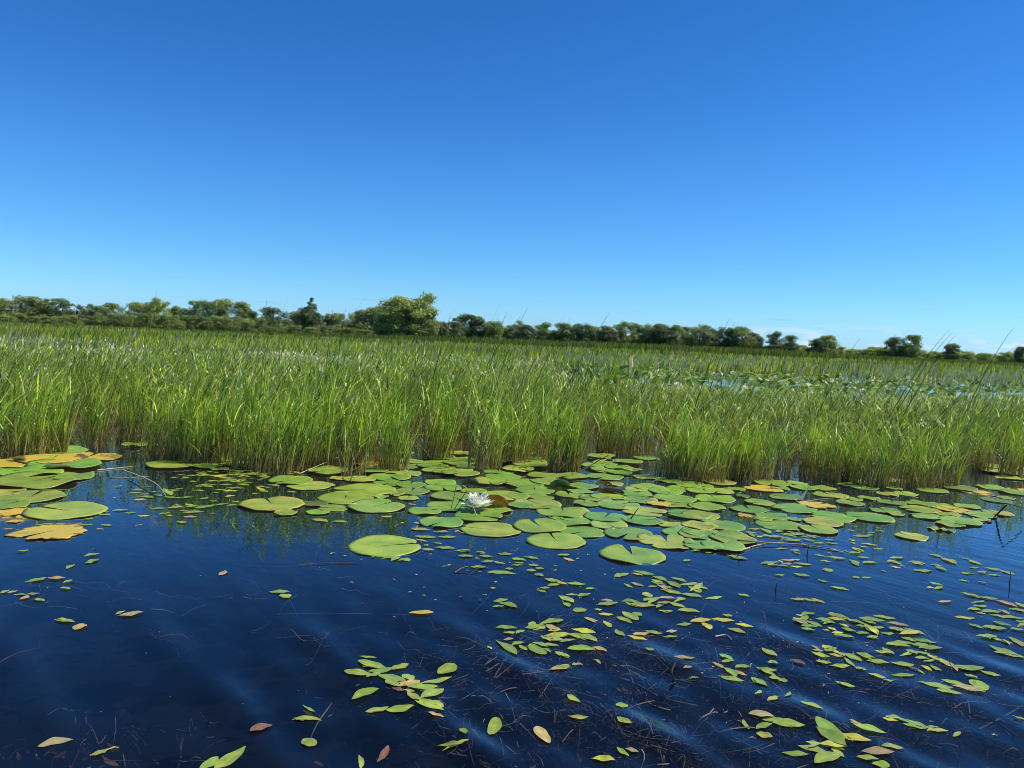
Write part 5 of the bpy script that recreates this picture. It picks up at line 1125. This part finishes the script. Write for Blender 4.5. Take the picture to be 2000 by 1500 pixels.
# sunken brown leaves and murk
Vs, Fs, Cs = [], [], []; q = 0
for _ in range(120):
    px, py = random.choice([(1700, 1330), (1300, 1430), (1600, 1420), (200, 1400), (1150, 1270), (1000, 1430), (1400, 1440), (700, 1440), (60, 1450)]); px += random.gauss(0, 90); py += random.gauss(0, 35)
    L_ = random.uniform(18, 50); a = random.uniform(0, 3.1)
    Vv, Ff, Cc, _ = leaf_geo(px, py, px+L_*math.cos(a), py+L_*.4*math.sin(a), .4, 'b', 3000+_, fine=False)
    Vv[:, 2] -= random.uniform(.02, .16); Vs.append(Vv); Fs.append(Ff+q); Cs.append(Cc*random.uniform(.4, 1.0)); q += len(Vv)
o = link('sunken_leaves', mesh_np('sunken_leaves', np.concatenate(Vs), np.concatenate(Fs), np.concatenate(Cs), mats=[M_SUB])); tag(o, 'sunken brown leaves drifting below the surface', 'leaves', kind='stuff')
# tiny floating debris
Vs, Fs, Cs = [], [], []; q = 0
for _ in range(300):
    r_ = random.random()
    if r_ < .4: px, py = random.gauss(1650, 160), random.gauss(1300, 60)
    elif r_ < .6: px, py = random.uniform(820, 1250), random.uniform(1055, 1130)
    elif r_ < .8: px, py = random.gauss(1250, 150), random.gauss(1230, 60)
    else: px, py = random.uniform(60, 1950), random.uniform(980, 1400)
    L_ = random.uniform(2, 6); a = random.uniform(0, 3.1)
    Vv, Ff, Cc, _2 = leaf_geo(px, py, px+L_*math.cos(a)+.5, py+L_*.4*math.sin(a), .5, random.choice('otbtv'), 6000+_, fine=False)
    Vs.append(Vv); Fs.append(Ff+q); Cs.append(Cc*random.uniform(.3, 1.5)); q += len(Vv)
o = link('floating_debris', mesh_np('floating_debris', np.concatenate(Vs), np.concatenate(Fs), np.concatenate(Cs), mats=[M_LEAF])); tag(o, 'tiny crumbs of plant debris on the water', 'debris', kind='stuff')

# ------------------------------------------------------------------ world and sun
SUN_EL, SUN_AZ = R(50), R(86)      # azimuth clockwise from +Y
w = bpy.data.worlds.new('World'); sc.world = w; w.use_nodes = True; nt = w.node_tree; nt.nodes.clear(); L = nt.links
out = nt.nodes.new('ShaderNodeOutputWorld'); bg = nt.nodes.new('ShaderNodeBackground'); L.new(bg.outputs[0], out.inputs[0])
sky = nt.nodes.new('ShaderNodeTexSky'); sky.sky_type = 'NISHITA'; sky.sun_disc = False; sky.sun_elevation = SUN_EL; sky.sun_rotation = SUN_AZ
sky.air_density = 1.0; sky.dust_density = 0.3; sky.ozone_density = 3.0; sky.altitude = 100
bg.inputs[1].default_value = 0.12
tc = nt.nodes.new('ShaderNodeTexCoord'); sx = nt.nodes.new('ShaderNodeSeparateXYZ'); L.new(tc.outputs['Generated'], sx.inputs[0])
# colour response by elevation (the camera's saturated rendering of a clear sky)
el = ramp(nt, sx.outputs[2], [(0.0, (0.572, 0.962, 1.614)), (0.042, (0.497, 0.943, 1.467)), (0.073, (0.434, 0.894, 1.354)), (0.106, (0.371, 0.845, 1.319)), (0.17, (0.318, 0.785, 1.31)), (0.23, (0.262, 0.728, 1.259)), (0.289, (0.215, 0.666, 1.213)), (0.389, (0.17, 0.617, 1.137)), (0.55, (0.26, 0.62, 1.0)), (1.0, (0.4, 0.68, 1.0))])
col = mix_col(nt, 1.0, sky.outputs[0], el, 'MULTIPLY')
# small clouds low over the horizon
mp = nt.nodes.new('ShaderNodeMapping'); mp.inputs['Scale'].default_value = (14, 14, 70); L.new(tc.outputs['Generated'], mp.inputs[0])
nz = nt.nodes.new('ShaderNodeTexNoise'); nz.inputs['Scale'].default_value = 1.3; nz.inputs['Detail'].default_value = 5; L.new(mp.outputs[0], nz.inputs['Vector'])
band = ramp(nt, sx.outputs[2], [(0.0, (0.5,)*3), (0.009, (1, 1, 1)), (0.024, (.8,)*3), (0.036, (0, 0, 0))])
azm = ramp(nt, sx.outputs[0], [(0.16, (0, 0, 0)), (0.36, (1, 1, 1))])
cf = math_node(nt, 'MULTIPLY', ramp(nt, nz.outputs[0], [(0.49, (0, 0, 0)), (0.58, (1, 1, 1))]), math_node(nt, 'MULTIPLY', band, azm))
col = mix_col(nt, math_node(nt, 'MULTIPLY', cf, .55), col, (7.2, 7.7, 8.3))
mp2 = nt.nodes.new('ShaderNodeMapping'); mp2.inputs['Scale'].default_value = (11, 11, 150); mp2.inputs['Location'].default_value = (3.1, 0, 0); L.new(tc.outputs['Generated'], mp2.inputs[0])
nz2 = nt.nodes.new('ShaderNodeTexNoise'); nz2.inputs['Scale'].default_value = 1.0; nz2.inputs['Detail'].default_value = 3; L.new(mp2.outputs[0], nz2.inputs['Vector'])
b2 = ramp(nt, sx.outputs[2], [(0.02, (0, 0, 0)), (0.035, (1, 1, 1)), (0.06, (1, 1, 1)), (0.075, (0, 0, 0))])
cf2 = math_node(nt, 'MULTIPLY', ramp(nt, nz2.outputs[0], [(0.63, (0, 0, 0)), (0.70, (1, 1, 1))]), b2)
col = mix_col(nt, math_node(nt, 'MULTIPLY', cf2, .45), col, (3.0, 4.3, 6.3))
L.new(col, bg.inputs[0])
sd = bpy.data.lights.new('sun', 'SUN'); sd.energy = 5.0; sd.angle = R(.53); sd.color = (1, .96, .88)
so = bpy.data.objects.new('sun', sd); C.objects.link(so)
dirv = Vector((math.sin(SUN_AZ)*math.cos(SUN_EL), math.cos(SUN_AZ)*math.cos(SUN_EL), math.sin(SUN_EL)))
so.rotation_euler = dirv.to_track_quat('Z', 'Y').to_euler()
sc.view_settings.view_transform = 'Standard'; sc.view_settings.look = 'None'; sc.view_settings.exposure = 0; sc.view_settings.gamma = 1
sc.cycles.pixel_filter_type = 'BLACKMAN_HARRIS'; sc.cycles.filter_width = 0.9
sc.cycles.transparent_max_bounces = 8; sc.cycles.max_bounces = 6
